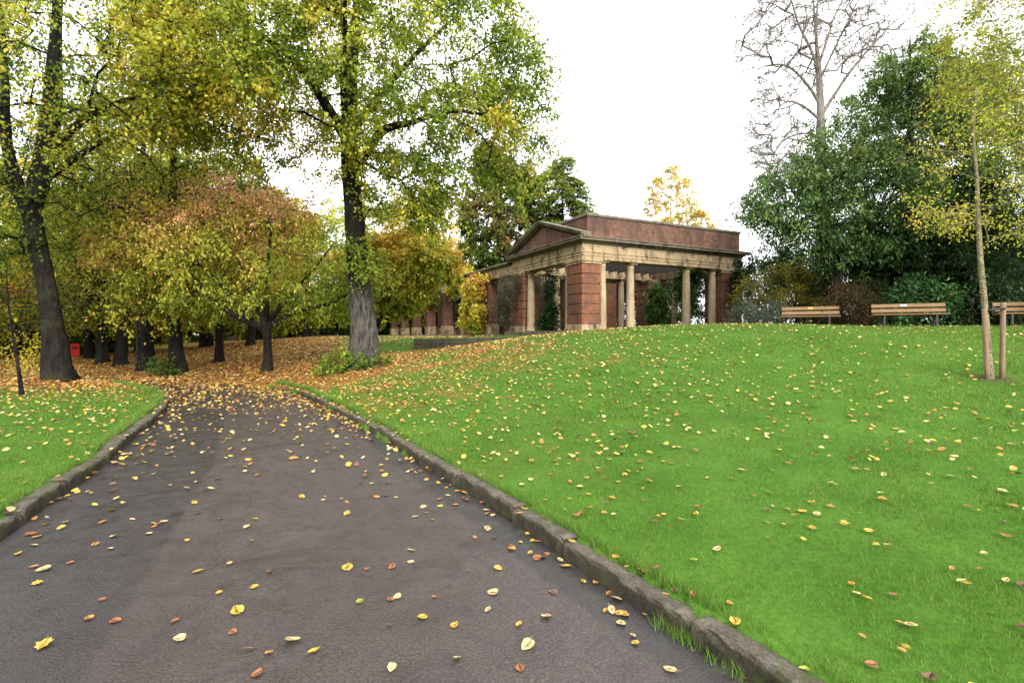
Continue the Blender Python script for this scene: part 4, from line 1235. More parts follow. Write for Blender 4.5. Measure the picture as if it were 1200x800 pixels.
# ------------------------------------------------------------------ shrubs
def sh(name, label, x, y, blobs, seed, pal, **k):
    return bush(name, label, 'shrub', (x, y, gz(x, y) - .02), blobs, seed, pal, **k)
sh('yellow_shrub', 'small loose shrub with bright yellow leaves on the left lawn near the leaning tree', -16.2, 17.8, [(0, 0, .75, .75, .6, .7), (.5, 0, .5, .5, .5, .4)], 501, [YG, YL, YL, (.6, .4, .04)], n=50, per=22, ln=(.06, .1), ar=.6)
sh('red_brown_shrub', 'low reddish brown shrub beside the small yellow shrub', -17.6, 17.2, [(0, 0, .4, .7, .5, .45)], 502, [(.07, .03, .02), (.12, .045, .03), BR], n=35, per=22, ln=(.05, .09))
sh('ivy_plant', 'light green ivy clump growing at the foot of the big lime', LIME[0] - .72, LIME[1] - .45, [(0, 0, .3, .42, .35, .32), (-.35, 0, .15, .3, .3, .2), (.3, -.1, .5, .2, .2, .25)], 503, [MG, LG, (.13, .24, .03), YG], n=40, per=14, ln=(.09, .15), ar=.85, twl=(.1, .25))
sh('ivy_plant', 'low ivy patch on the right hand root of the big lime', LIME[0] + .55, LIME[1] - .45, [(0, 0, .16, .4, .25, .2), (-.5, -.1, .2, .3, .2, .25)], 504, [DG, MG, LG, LG], n=30, per=12, ln=(.08, .13), ar=.85, twl=(.08, .2))
sh('ivy_plant', 'dark ivy clump at the foot of the nearest path lime', row0[0] - .45, row0[1] - .55, [(0, 0, .3, .5, .35, .4), (.5, 0, .2, .35, .3, .25)], 505, [DG, MG, (.06, .14, .03)], n=34, per=16, ln=(.09, .14), ar=.8)
sh('laurel_shrub', 'bright green shrub at the path edge beside the red bin', -29.8, 37.5, [(0, 0, .6, 1.1, .9, .7)], 506, [DG, MG, LG], n=50, per=30, ln=(.12, .2))
sh('olive_shrub', 'big olive yellow shrub behind the furthest seat, next to the pavilion', 11.9, 22.8, [(0, 0, 1.5, 1.7, 1.3, 1.5), (1.5, .3, 1.3, 1.3, 1.2, 1.3), (-1.2, 0, 1.2, 1.0, 1, 1.2)], 511, [(.06, .09, .02), (.12, .15, .025), (.2, .2, .03), (.3, .26, .04), YL], n=210, per=75, ln=(.06, .1), ar=.5)
sh('grey_shrub', 'low grey green lavender like shrub at the foot of the pavilion corner pier', 9.75, 20.6, [(0, 0, .5, 1.0, .7, .55), (-.7, .1, .4, .6, .6, .4)], 512, [(.04, .055, .04), (.08, .1, .075), (.12, .14, .1)], n=90, per=70, ln=(.06, .11), ar=.22, up=.5)
sh('brown_shrub', 'dark russet brown shrub filling the gap between two of the seats', 11.75, 18.6, [(0, 0, .75, .9, .6, .7), (.8, 0, .5, .6, .5, .5)], 513, [(.035, .02, .015), (.07, .035, .02), (.1, .06, .02), DG], n=90, per=60, ln=(.05, .09), ar=.5)
sh('olive_shrub', 'olive brown shrub behind the gap between the furthest and middle seats', 13.6, 21.0, [(0, 0, 1.3, 1.3, 1.0, 1.2), (.9, -.2, .9, 1, .9, .9)], 514, [DG, (.08, .1, .02), (.14, .14, .025), (.18, .15, .03)], n=120, per=75, ln=(.06, .1), ar=.5)
sh('laurel_shrub', 'glossy green laurel shrub between the middle seat and the staked sapling', 14.0, 17.9, [(0, 0, .8, 1.0, .7, .75), (-.7, .2, .6, .6, .6, .6)], 515, [(.014, .04, .012), (.03, .085, .02), (.06, .14, .03)], n=80, per=34, ln=(.11, .19), ar=.36, leaf='leaf_glossy')
sh('laurel_shrub', 'dark laurel shrub close behind the seat nearest the sapling', 15.9, 17.7, [(0, 0, .9, 1.1, .7, .85), (1.4, 0, .7, .9, .7, .7)], 516, [(.012, .03, .01), (.022, .055, .015), (.04, .08, .02)], n=90, per=34, ln=(.1, .17), ar=.36, leaf='leaf_glossy')
sh('dark_shrub', 'low dark shrub behind the middle seat with dead brown leaves', 12.6, 18.9, [(0, 0, .8, 1.3, .6, .8)], 517, [(.012, .02, .01), (.03, .035, .012), (.07, .04, .02)], n=80, per=55, ln=(.06, .11), ar=.5)
sh('dark_shrub', 'low brown leaved shrub at the far end behind the last seat', 18.6, 18.0, [(0, 0, .8, 1.3, .7, .8), (-1.2, 0, .5, .8, .6, .5)], 518, [(.014, .02, .01), (.05, .035, .015), (.09, .05, .02)], n=80, per=55, ln=(.06, .11), ar=.5)
# hedge plants that keep the far side of the pergola dark
r = rngs(520)
hp = [(1.0, 41.3), (-1.4, 46), (-3.8, 50.6), (-6.6, 57), (3.2, 37.8), (5.2, 36.6), (8.4, 38.6), (11.4, 37.5), (13.4, 35.0), (16.2, 30.5)]
hl = ['dark holly bush behind the climber covered pergola bays', 'dark holly bush behind the middle pergola bays', 'dark holly bush behind the far pergola bays', 'dark holly bush at the far end of the pergola', 'dark holly bush behind the corner of the pergola and pavilion',
      'dark holly bush behind the left part of the pavilion', 'dark holly bush behind the brick back wall of the pavilion', 'dark holly bush seen through the right bays of the pavilion', 'dark holly bush behind the right end of the pavilion', 'dark holly bush beyond the right corner pier']
b0 = bush('holly_bush', hl[0], 'shrub', (*hp[0], gz(*hp[0]) - .02), [(0, 0, 2.0, 2.4, 1.6, 2.1), (1.2, 0, 3.2, 1.5, 1.3, 1.2), (-1.3, .2, 3.0, 1.4, 1.3, 1.1)], 521, [(.01, .026, .008), (.02, .05, .013), (.035, .075, .018)], n=190, per=70, ln=(.11, .18), ar=.5, group='holly bushes behind the pergola', leaf='leaf')
for (x, y), lab in zip(hp[1:], hl[1:]):
    c = copy_tree(b0, (x, y, gz(x, y) - .02), r.uniform(0, 6), r.uniform(.9, 1.1), lab, 'holly bushes behind the pergola')

by_ = bush('broadleaf_shrub', 'yellow green thicket closing the view beyond the leafy bank', 'shrub', (-12, 66, gz(-12, 66)), [(0, 0, 1.4, 4.2, 2.0, 1.5), (0, 0, 2.2, 3.6, 2.0, 2.3), (2.4, 0, 3.4, 2.2, 1.8, 2.0), (-2.4, .2, 2.8, 2.4, 1.8, 2.2)], 541, [DG, MG, MG, LG, YG, YL], n=240, per=90, ln=(.24, .4), ar=.75, group='thickets at the far edge of the park')
rt_ = rngs(545)
TH = []
for k, dg in enumerate(np.arange(-62, 9, 3.1)):
    dd = (66 if dg > -40 else 52 if dg > -50 else 42) + (4.5 if k % 2 else 0) + rt_.uniform(-1, 1)
    TH.append((dd * math.sin(R(dg)), dd * math.cos(R(dg))))
for k, (x, y) in enumerate(TH):
    c = copy_tree(by_, (x, y, gz(x, y) - .25), k * 1.3, 1.25 + .2 * math.sin(k * 2.1), 'leafy green thicket closing the view at the far edge of the park', 'thickets at the far edge of the park')
by_['label'] = 'leafy green thicket closing the view at the far edge of the park'
DK = [(17.6, 21.2, 'dark holly bush behind the middle seat, under the evergreen oak'), (14.6, 21.6, 'dark holly bush behind the furthest seat'), (21.5, 20.6, 'dark holly bush behind the seat by the stakes'), (12.9, 25.5, 'dark holly bush at the back between pavilion and seats'), (25.0, 20.5, 'dark holly bush at the far end of the shrub border'),
      (9.6, 44, 'dark holly bush far behind the pavilion'), (19.5, 27.5, 'dark holly bush deep behind the evergreen oak'), (24, 27, 'dark holly bush deep behind the seat by the stakes')]
for k, (x, y, lab) in enumerate(DK):
    copy_tree(b0, (x, y, gz(x, y) - .05), k * 1.7, 1.0 if k < 5 else 1.25, lab, 'holly bushes behind the pergola')

# ------------------------------------------------------------------ the garden pavilion
class MB:
    """collects boxes, prisms and turned shapes into one mesh"""
    def __init__(s): s.bm = bmesh.new()
    def box(s, x0, x1, y0, y1, z0, z1):
        v = [s.bm.verts.new(p) for p in ((x0, y0, z0), (x1, y0, z0), (x1, y1, z0), (x0, y1, z0), (x0, y0, z1), (x1, y0, z1), (x1, y1, z1), (x0, y1, z1))]
        for f in ((3, 2, 1, 0), (4, 5, 6, 7), (0, 1, 5, 4), (1, 2, 6, 5), (2, 3, 7, 6), (3, 0, 4, 7)): s.bm.faces.new([v[i] for i in f])
        return s
    def obox(s, a, b, w, h, up=(0, 0, 1)):
        """bar from a to b, w wide, h deep along up"""
        a, b = Vector(a), Vector(b); d = (b - a).normalized(); u = Vector(up); u = (u - d * u.dot(d)).normalized(); sd = d.cross(u)
        v = []
        for p in (a, b):
            for i, j in ((-1, -1), (1, -1), (1, 1), (-1, 1)): v.append(s.bm.verts.new(p + sd * (i * w / 2) + u * (j * h / 2)))
        for f in ((3, 2, 1, 0), (4, 5, 6, 7), (0, 1, 5, 4), (1, 2, 6, 5), (2, 3, 7, 6), (3, 0, 4, 7)): s.bm.faces.new([v[i] for i in f])
        return s
    def lathe(s, cx, cy, prof, n=24):
        rings = []
        for r_, z in prof: rings.append([s.bm.verts.new((cx + r_ * math.cos(2 * PI * k / n), cy + r_ * math.sin(2 * PI * k / n), z)) for k in range(n)])
        for A, B in zip(rings, rings[1:]):
            for k in range(n):
                f = s.bm.faces.new((A[k], A[(k + 1) % n], B[(k + 1) % n], B[k])); f.smooth = True
        s.bm.faces.new(rings[0][::-1]); s.bm.faces.new(rings[-1])
        return s
    def tube(s, pts, rad, n=8):
        pts = [Vector(p) for p in pts]; rings = []
        for i, p in enumerate(pts):
            d = (pts[min(i + 1, len(pts) - 1)] - pts[max(i - 1, 0)]).normalized()
            u = d.cross(Vector((.12, .3, 1)) if abs(d.z) < .95 else Vector((1, 0, 0))).normalized(); v = d.cross(u)
            r_ = rad[i] if isinstance(rad, (list, tuple)) else rad
            rings.append([s.bm.verts.new(p + (u * math.cos(2 * PI * k / n) + v * math.sin(2 * PI * k / n)) * r_) for k in range(n)])
        for A, B in zip(rings, rings[1:]):
            for k in range(n):
                f = s.bm.faces.new((A[k], A[(k + 1) % n], B[(k + 1) % n], B[k])); f.smooth = True
        s.bm.faces.new(rings[0][::-1]); s.bm.faces.new(rings[-1])
        return s
    def prism(s, poly, axis, a0, a1):
        """polygon (list of 2-D points) extruded along x ('x': points are y,z) or y ('y': points are x,z)"""
        def P(p, a): return (a, p[0], p[1]) if axis == 'x' else (p[0], a, p[1])
        A = [s.bm.verts.new(P(p, a0)) for p in poly]; B = [s.bm.verts.new(P(p, a1)) for p in poly]
        s.bm.faces.new(A); s.bm.faces.new(B[::-1])
        n_ = len(poly)
        for k in range(n_): s.bm.faces.new((A[k], B[k], B[(k + 1) % n_], A[(k + 1) % n_]))
        return s
    def build(s, name, mat, parent=None, bevel=0.0, seg=1):
        bmesh.ops.recalc_face_normals(s.bm, faces=s.bm.faces[:])
        me = bpy.data.meshes.new(name); s.bm.to_mesh(me); s.bm.free()
        me.materials.append(mat)
        o = link(name, me, parent)
        if bevel > 0:
            md = o.modifiers.new('bevel', 'BEVEL'); md.width = bevel; md.segments = seg; md.limit_method = 'ANGLE'; md.angle_limit = R(50)
        return o

M['stone'] = stone_material('sandstone', (0.34, 0.255, 0.15), (0.035, 0.027, 0.02), stain=0.95, scale=1.7, thr=.46)
M['stone_dark'] = stone_material('sandstone_weathered', (0.15, 0.125, 0.09), (0.022, 0.02, 0.018), stain=0.95, mossy=.25, scale=1.3)
M['column'] = stone_material('sandstone_column', (0.34, 0.265, 0.165), (0.13, 0.095, 0.055), stain=0.6)
M['coping'] = stone_material('coping_stone', (0.14, 0.125, 0.1), (0.035, 0.035, 0.03), stain=0.8, mossy=.35)
M['brick'] = brick_material('brick', (0.25, 0.08, 0.034), (0.13, 0.045, 0.026), (0.17, 0.13, 0.09), stain=.7)
M['brick_old'] = brick_material('brick_attic', (0.19, 0.08, 0.05), (0.095, 0.046, 0.034), (0.17, 0.14, 0.11), stain=0.9)
M['brick_dark'] = brick_material('brick_pergola', (0.2, 0.085, 0.055), (0.13, 0.05, 0.035), (0.13, 0.1, 0.08), stain=0.7)
M['timber'] = wood_material('dark_timber', (0.05, 0.038, 0.028), (0.018, 0.014, 0.011), .8)

RZ = math.atan2(0.447, 0.894)
P0 = (3.12, 23.6, 1.83)
LX, LY = 10.2, 6.9
HC = 3.2            # columns
pav = thing('pavilion', 'open garden pavilion of sandstone columns, banded brick corner piers, pediment and brick attic', 'pavilion', P0, RZ)

def pier(x0, y0, sx, sy, full=True):
    p = MB().box(x0 - .05, x0 + sx + .05, y0 - .05, y0 + sy + .05, -.5, .28)
    pl = p.build('pier_plinth', M['stone'], pav, .02, 2)
    b_ = MB(); nb = 6; h0, h1 = .282, HC - .2; hh = (h1 - h0) / nb
    core = MB().box(x0 + .045, x0 + sx - .045, y0 + .045, y0 + sy - .045, .28, h1)
    for k in range(nb):
        b_.box(x0, x0 + sx, y0, y0 + sy, h0 + k * hh + .018, h0 + (k + 1) * hh - .018)
    pr = b_.build('pier', M['brick'], pav, .012)
    core.build('pier_core', M['coping'], pr)
    MB().box(x0 - .04, x0 + sx + .04, y0 - .04, y0 + sy + .04, HC - .198, HC - .1).box(x0 - .075, x0 + sx + .075, y0 - .075, y0 + sy + .075, HC - .098, HC - .003).build('pier_capital', M['stone'], pr, .012)

for a in ((0, 0, 1.05, 1.25), (LX - 1.42, 0, 1.42, 1.25), (0, LY - 1.25, 1.05, 1.25), (LX - 1.42, LY - 1.25, 1.42, 1.25)): pier(*a)

def column(x, y):
    prof = [(.235, -.3), (.235, .0), (.26, .002), (.265, .05), (.25, .09), (.225, .12), (.215, .16)]
    for k in range(9):
        t = k / 8; prof.append((.21 - .042 * t ** 1.7, .2 + (HC - .46) * t))
    prof += [(.19, HC - .23), (.19, HC - .2), (.172, HC - .195), (.172, HC - .15), (.21, HC - .1), (.225, HC - .085)]
    c_ = MB().lathe(x, y, prof).build('column', M['column'], pav)
    MB().box(x - .25, x + .25, y - .25, y + .25, HC - .083, HC - .003).build('abacus', M['stone'], c_, .008)
FY = .33
for x in (1.33, 2.98, 6.55, 8.36): column(x, FY)
for x in (2.7, 7.35): column(x, LY - FY)
for y in (1.53, LY - 1.55): column(FY, y)
for y in (1.6, LY - 2.3): column(LX - FY, y)

# entablature: architrave, frieze, cornice on all four sides
T = .66
def ring(mb, o, z0, z1, t=T):
    mb.box(-o, LX + o, -o, t, z0, z1); mb.box(-o, LX + o, LY - t, LY + o, z0, z1)
    mb.box(-o, t, t, LY - t, z0, z1); mb.box(LX - t, LX + o, t, LY - t, z0, z1)
arch = MB(); ring(arch, 0, HC, HC + .16); ring(arch, .02, HC + .161, HC + .3); ring(arch, .05, HC + .301, HC + .345)
arch.build('architrave', M['stone'], pav, .006)
fr = MB()
zf0, zf1 = HC + .346, HC + .70
edges = np.linspace(-.0, LX, 9)
for a, b_ in zip(edges, edges[1:]): fr.box(a + .003, b_ - .003, 0, T, zf0, zf1); fr.box(a + .003, b_ - .003, LY - T, LY, zf0, zf1)
edges = np.linspace(T, LY - T, 6)
for a, b_ in zip(edges, edges[1:]): fr.box(0, T, a + .003, b_ - .003, zf0, zf1); fr.box(LX - T, LX, a + .003, b_ - .003, zf0, zf1)
fr.build('frieze', M['stone'], pav, .006)
co_ = MB(); ring(co_, .06, HC + .701, HC + .76); ring(co_, .14, HC + .761, HC + .82); ring(co_, .27, HC + .821, HC + .93); ring(co_, .31, HC + .931, HC + .985)
co_.build('cornice', M['stone_dark'], pav, .012)
ZC = HC + .986
# brick attic, with its coping
at_ = MB(); ax0, ax1, ay0, ay1 = .36, LX - .06, .1, LY - .1
ZA = ZC + .98
at_.box(ax0, ax1, ay0, ay0 + .35, ZC, ZA).box(ax0, ax1, ay1 - .35, ay1, ZC, ZA).box(ax0, ax0 + .35, ay0 + .35, ay1 - .35, ZC, ZA).box(ax1 - .35, ax1, ay0 + .35, ay1 - .35, ZC, ZA)
att = at_.build('attic_parapet', M['brick_old'], pav)
cp_ = MB(); e = .05
cp_.box(ax0 - e, ax1 + e, ay0 - e, ay0 + .35 + e, ZA, ZA + .13).box(ax0 - e, ax1 + e, ay1 - .35 - e, ay1 + e, ZA, ZA + .13).box(ax0 - e, ax0 + .35 + e, ay0 + .352 + e, ay1 - .352 - e, ZA, ZA + .13).box(ax1 - .35 - e, ax1 + e, ay0 + .352 + e, ay1 - .352 - e, ZA, ZA + .13)
cp_.build('coping', M['coping'], att, .02)
# pediment over the short side
PH, pe = 1.15, .31
ped = MB().prism([(.1, ZC), (LY - .1, ZC), (LY / 2, ZC + PH - .12)], 'x', -.02, .3).build('pediment', M['brick_old'], pav)
rk = MB()
def rake(o, w0, th, lift):
    for sgn in (1, -1):
        y0 = -pe - .02 if sgn == 1 else LY + pe + .02
        ym = LY / 2
        sl = PH / (LY / 2 + pe)
        rk.prism([(y0, ZC + lift), (ym, ZC + lift + sl * (abs(ym - y0))), (ym, ZC + lift + th + sl * abs(ym - y0)), (y0, ZC + lift + th)], 'x', -o, w0)
rake(.12, .26, .08, -.05); rake(.25, .28, .09, .032); rake(.3, .3, .05, .123)
rk.build('raking_cornice', M['stone_dark'], ped, .006)
# joists between front and back, and dark wall plates
js = MB()
for x in np.arange(1.2, LX - .8, .62): js.box(x, x + .09, T + .002, LY - T - .002, HC + .36, HC + .58)
js.box(T + .01, LX - T - .01, T + .05, T + .17, HC + .2, HC + .355)
js.build('rafters', M['timber'], pav)
MB().box(3.2, 6.9, LY - .45, LY - .2, -.4, HC - .25).build('back_wall', M['brick'], pav)
MB().box(-.35, LX + .35, -.35, LY + .35, -.75, -.02).build('floor_slab', M['stone_dark'], pav, .02)
tl = MB()                                              # lattice filling a back bay
for k in range(9): tl.box(1.15 + k * .2, 1.18 + k * .2, LY - .4, LY - .37, 0, HC - .05)
for k in range(15): tl.box(1.15, 2.78, LY - .368, LY - .345, .1 + k * .2, .13 + k * .2)
tl.build('lattice', M['timber'], pav)

# ------------------------------------------------------------------ the pergola wing
per = thing('pergola', 'long sandstone pergola wing of square brick piers running back from the pavilion', 'pergola', P0, RZ)
ys = [10.6, 14.7, 18.8, 22.9, 27.0, 31.1, 35.2]
def pil(x, y, w=.66):
    p_ = MB().box(x - w / 2, x + w / 2, y - w / 2, y + w / 2, .5, HC - .2).build('pillar', M['brick_dark'], per, .012)
    MB().box(x - w / 2 - .06, x + w / 2 + .06, y - w / 2 - .06, y + w / 2 + .06, -1.2, .498).build('pillar_base', M['stone'], p_, .02)
    MB().box(x - w / 2 - .05, x + w / 2 + .05, y - w / 2 - .05, y + w / 2 + .05, HC - .198, HC - .003).build('pillar_capital', M['stone'], p_, .015)
for y in ys: pil(.36, y)
for y in ys: pil(4.2, y)
eb = MB(); yb = np.linspace(LY + .06, 35.7, 16)
for a, b_ in zip(yb, yb[1:]): eb.box(.02, .7, a + .003, b_ - .003, HC, HC + .55)
eb.box(3.86, 4.54, LY + .06, 35.7, HC, HC + .55)
eb.build('entablature', M['stone'], per, .008)
MB().box(-.06, .78, LY + .33, 35.75, HC + .551, HC + .63).box(-.16, .86, LY + .33, 35.8, HC + .631, HC + .76).build('cornice', M['stone_dark'], per, .015)
js = MB()
for y in np.arange(LY + .8, 35.4, .7): js.box(.5, 4.2, y, y + .1, HC + .78, HC + .96)
js.build('rafters', M['timber'], per)
MB().box(-.3, 5.0, LY + .36, 36.2, -1.0, -.16).build('paving', M['stone_dark'], per, .02)
bw = MB().box(4.7, 5.0, LY + .4, 36, -.155, 2.9).build('back_wall', M['brick_dark'], per)

def pav_pt(s_, t_, z=0.0):
    c_, n_ = math.cos(RZ), math.sin(RZ)
    return (P0[0] + s_ * c_ - t_ * n_, P0[1] + s_ * n_ + t_ * c_, P0[2] + z)

# ------------------------------------------------------------------ low retaining wall of the terrace
def wall_pts(): return np.array([[-4.94, 28.6], [1.75, 24.3]])
wv = thing('low_stone_wall', 'low dark weathered stone wall ending in a square block, edging the terrace before the pergola', 'wall', (-4.94, 28.6, .7), math.atan2(24.3 - 28.6, 1.75 + 4.94))
Lw = math.hypot(6.69, 4.3)
cs = MB(); rr_ = rngs(601)
for row, (z0, z1) in enumerate(((-.5, .12), (.125, .42), (.425, .72))):
    x = 0.0
    while x < Lw - .05:
        w = min(rr_.uniform(.7, 1.3), Lw - x)
        up = .16 * x / Lw
        cs.box(x + .005, x + w - .005, rr_.normal(0, .012), .5, z0 + up, z1 + up)
        x += w
cs.build('stone_courses', stone_material('wall_stone', (.095, .083, .062), (.025, .025, .022), stain=.9, mossy=.4, scale=1.6), wv, .02, 2)
eb_ = MB()
for row, (z0, z1) in enumerate(((-.5, .12), (.125, .42), (.425, .72))): eb_.box(-.5, -.01, .0 - .02 * row, 1.9, z0, z1)
eb_.build('end_block', bpy.data.materials['wall_stone'], wv, .025, 2)

# ------------------------------------------------------------------ climbers
def climb(name, label, s_, t_, blobs, seed, pal, rot=True, z=0.0, **k):
    x, y, z_ = pav_pt(s_, t_, z)
    o = bush(name, label, 'climber', (x, y, z_), blobs, seed, pal, **k)
    o.rotation_euler.z = RZ
    return o
climb('climbing_vine', 'climbing vine in yellow and orange autumn colour hanging over one pergola bay', -.25, 11.6, [(0, 0, 1.3, .6, 1.5, 1.3), (0, .2, 2.6, .5, 1.4, .9), (.1, -.6, 3.3, .45, .9, .4), (-.1, .5, .6, .6, 1.3, .6)], 701,
      [LG, YG, YL, YL, GD, OR, (.25, .07, .03)], n=120, per=36, ln=(.14, .22), ar=.85, hue=lambda p: .18 + .17 * p[:, 2], stem_name='vine_stems')
climb('climbing_vine', 'bright yellow vine sprawling on top of the pergola end', .2, 15.6, [(0, 0, 3.9, .6, 1.6, .7), (0, 1.2, 3.4, .5, 1.2, .8), (0, -.9, 3.4, .4, .6, .5)], 702, [LG, YG, YL, (.6, .42, .03), YL], n=70, per=36, ln=(.14, .24), ar=.85, stem_name='vine_stems')
climb('climbing_shrub', 'grey green twiggy climber covering the pier at the end of the pediment', -.2, 7.2, [(0, 0, 2.3, .45, 1.15, .95), (0, -.1, 1.2, .35, .75, 1.1), (0, .6, 1.6, .35, .7, 1.0), (0, -.9, 2.7, .3, .5, .5)], 703, [(.05, .055, .03), (.085, .09, .05), (.12, .12, .07), (.12, .08, .05)], n=170, per=60, ln=(.05, .09), ar=.35)
climb('ivy_climber', 'dark ivy behind the left hand column under the pediment', .95, 4.4, [(0, 0, 1.6, .35, .4, 1.6), (0, .1, .6, .4, .5, .6)], 704, [(.012, .03, .01), (.022, .06, .014), (.04, .09, .02)], n=50, per=45, ln=(.1, .17), ar=.7, leaf='leaf_glossy')
climb('ivy_climber', 'glossy bright green ivy on the back pier inside the pavilion', LX - 1.1, LY - 1.6, [(0, 0, 1.7, .8, .3, 1.0), (.1, 0, .8, .7, .3, .9)], 705, [(.02, .06, .012), (.05, .13, .02), (.1, .2, .03), (.18, .27, .05)], n=70, per=40, ln=(.13, .2), ar=.75, leaf='leaf_glossy')
climb('climbing_rose', 'tall green climber hanging between the two right hand front columns', 7.6, 1.4, [(0, 0, 2.3, .75, .4, 1.0), (.1, 0, 1.3, .6, .4, .9), (.4, -.3, 2.9, .5, .4, .3)], 706, [(.02, .055, .012), (.045, .1, .018), (.09, .17, .025), (.15, .2, .03)], n=110, per=42, ln=(.11, .18), ar=.55)
climb('climbing_vine', 'twisted bare vine around the third pergola pier', .1, 19.2, [(0, 0, 2.2, .3, .7, 1.0), (0, .5, 2.8, .3, .9, .6)], 707, [DG, MG, (.1, .1, .04), BR], n=60, per=20, ln=(.1, .16), ar=.6, tip_r=.012)
climb('climbing_vine', 'green and golden vine over the far end of the pergola', .1, 24.6, [(0, 0, 3.2, .5, 3.6, .9), (0, -2, 2.8, .4, 1.4, .9)], 708, [MG, LG, YG, GD, OR], n=100, per=32, ln=(.15, .24), ar=.8)

# ------------------------------------------------------------------ seats
M['slat'] = wood_material('seat_timber', (.2, .118, .046), (.085, .05, .023), .8, (1.5, 14, 14))
M['iron'] = plain_material('bench_iron', (.03, .028, .026), .6)
M['brass'] = plain_material('brass_plaque', (.45, .25, .05), .45, .4)
M['steel'] = plain_material('steel_plaque', (.3, .31, .32), .45, .4)
def bench(label, x, y, rz, L=2.05, plaque=None, px=0.0):
    o = thing('park_bench', label, 'bench', (x, y, gz(x, y) - .06), rz, 'benches facing the lawn')
    for k in range(4):
        MB().box(-L / 2, L / 2, -.30 + k * .125, -.19 + k * .125, .43 - .008 * k, .465 - .008 * k).build('seat_slat', M['slat'], o, .006)
    br_ = None
    for k, (z, yy) in enumerate(((.58, .245), (.74, .29))):
        b_ = MB().obox((-L / 2 + .02, yy, z), (L / 2 - .02, yy, z), .035, .115, (0, .26, 1)).build('back_slat', M['slat'], o, .006)
        br_ = b_
    for sx in (-L / 2 + .32, L / 2 - .32):
        f = MB()
        f.obox((sx, -.27, -.03), (sx, -.25, .42), .06, .07, (0, 1, 0)).obox((sx, .2, -.03), (sx, .19, .40), .06, .07, (0, 1, 0)).obox((sx, -.29, .405), (sx, .23, .385), .06, .05).obox((sx, .235, .36), (sx, .325, .79), .055, .045, (0, 1, 0)).obox((sx, -.3, .01), (sx, .28, .01), .09, .06)
        f.build('bench_leg', M['iron'], o, .008)
    if plaque:
        MB().obox((px - .09, .266, .75), (px + .09, .266, .75), .006, .06, (0, .26, 1)).build('plaque', M[plaque], br_)
    return o
bench('slatted wooden park bench with a small brass plaque, furthest from the staked sapling', 10.3, 18.3, R(-30), 1.8, 'brass', .02)
bench('slatted wooden park bench with a silvery plaque, middle of the row', 12.45, 16.6, R(-29), 1.95, 'steel', -.1)
bench('slatted wooden park bench half hidden behind the rowan stakes', 15.45, 15.5, R(-27), 2.0)

# ------------------------------------------------------------------ stakes and tie of the rowan
M['stake'] = wood_material('stake_wood', (.2, .125, .075), (.085, .052, .032), .8, (10, 10, .8))
M['rubber'] = plain_material('black_rubber', (.015, .015, .016), .6)
rx, ry, rz_ = ROWAN
def stake(label, dx, dy, h, lean):
    o = tag(MB().lathe(0, 0, [(.039, -.2), (.04, .2), (.037, h * .5), (.038, h - .02), (.03, h)], 14).build('tree_stake', M['stake'], None), label, 'stake', 'stakes of the young rowan')
    o.location = (rx + dx, ry + dy, gz(rx + dx, ry + dy)); o.rotation_euler = (0, lean, 0)
    return o
stake('weathered round wooden stake touching the mottled rowan trunk', -.1, -.06, 1.2, R(-2.2))
stake('weathered round wooden stake standing clear of the rowan trunk, nearest the seat end', .19, -.02, 1.28, R(.8))
o = tag(MB().tube([(rx - .17, ry - .05, rz_ + 1.17), (rx - .05, ry - .1, rz_ + 1.18), (rx + .06, ry - .07, rz_ + 1.2), (rx + .2, ry - .06, rz_ + 1.21)], .02).tube([(rx - .17, ry - .05, rz_ + 1.18), (rx - .08, ry + .07, rz_ + 1.19), (rx + .05, ry + .05, rz_ + 1.2), (rx + .2, ry - .0, rz_ + 1.21)], .018).box(rx - .03, rx + .03, ry - .07, ry + .0, rz_ + 1.15, rz_ + 1.24).build('tree_tie', M['rubber'], None),
        'black rubber tie strapping the rowan trunk to its two stakes', 'tree tie')

# ------------------------------------------------------------------ lamp post and litter bin by the path
M['black_paint'] = plain_material('black_paint', (.012, .0125, .013), .6)
M['lamp_glass'] = plain_material('frosted_lamp_glass', (.55, .55, .52), .3)
x, y = (161 - 600) / 620 * 24.8, 24.8
lp = thing('lamp_post', 'slim black lamp post standing between two lime trunks beside the path', 'lamp post', (x, y, gz(x, y) - .02))
MB().lathe(0, 0, [(.12, 0), (.12, .12), (.085, .16), (.085, .75), (.095, .78), (.095, .82), (.055, .88), (.045, 3.6), (.06, 3.62), (.06, 3.68)], 16).build('post', M['black_paint'], lp)
MB().lathe(0, 0, [(.09, 3.68), (.13, 3.72), (.19, 4.05), (.18, 4.07)], 12).build('lantern', M['lamp_glass'], lp)
MB().lathe(0, 0, [(.22, 4.07), (.21, 4.1), (.09, 4.22), (.05, 4.25), (.03, 4.33)], 12).build('lantern_cap', M['black_paint'], lp)
M['red'] = plain_material('red_paint', (.45, .015, .012), .45)
x, y = (87.5 - 600) / 620 * 36, 36
bn = thing('litter_bin', 'red litter bin standing beside the far bend of the path', 'bin', (x, y, gz(x, y) - .01), R(40))
MB().box(-.27, .27, -.24, .24, .08, .78).build('bin_body', M['red'], bn, .03, 2)
MB().box(-.29, .29, -.26, .26, .785, .83).prism([(-.29, .831), (.29, .831), (.2, .95), (-.2, .95)], 'y', -.26, .26).build('bin_hood', M['red'], bn, .02, 2)
MB().box(-.17, .17, -.262, -.242, .6, .74).build('bin_opening', M['black_paint'], bn)
MB().box(-.22, .22, -.2, .2, 0, .079).build('bin_base', M['black_paint'], bn)

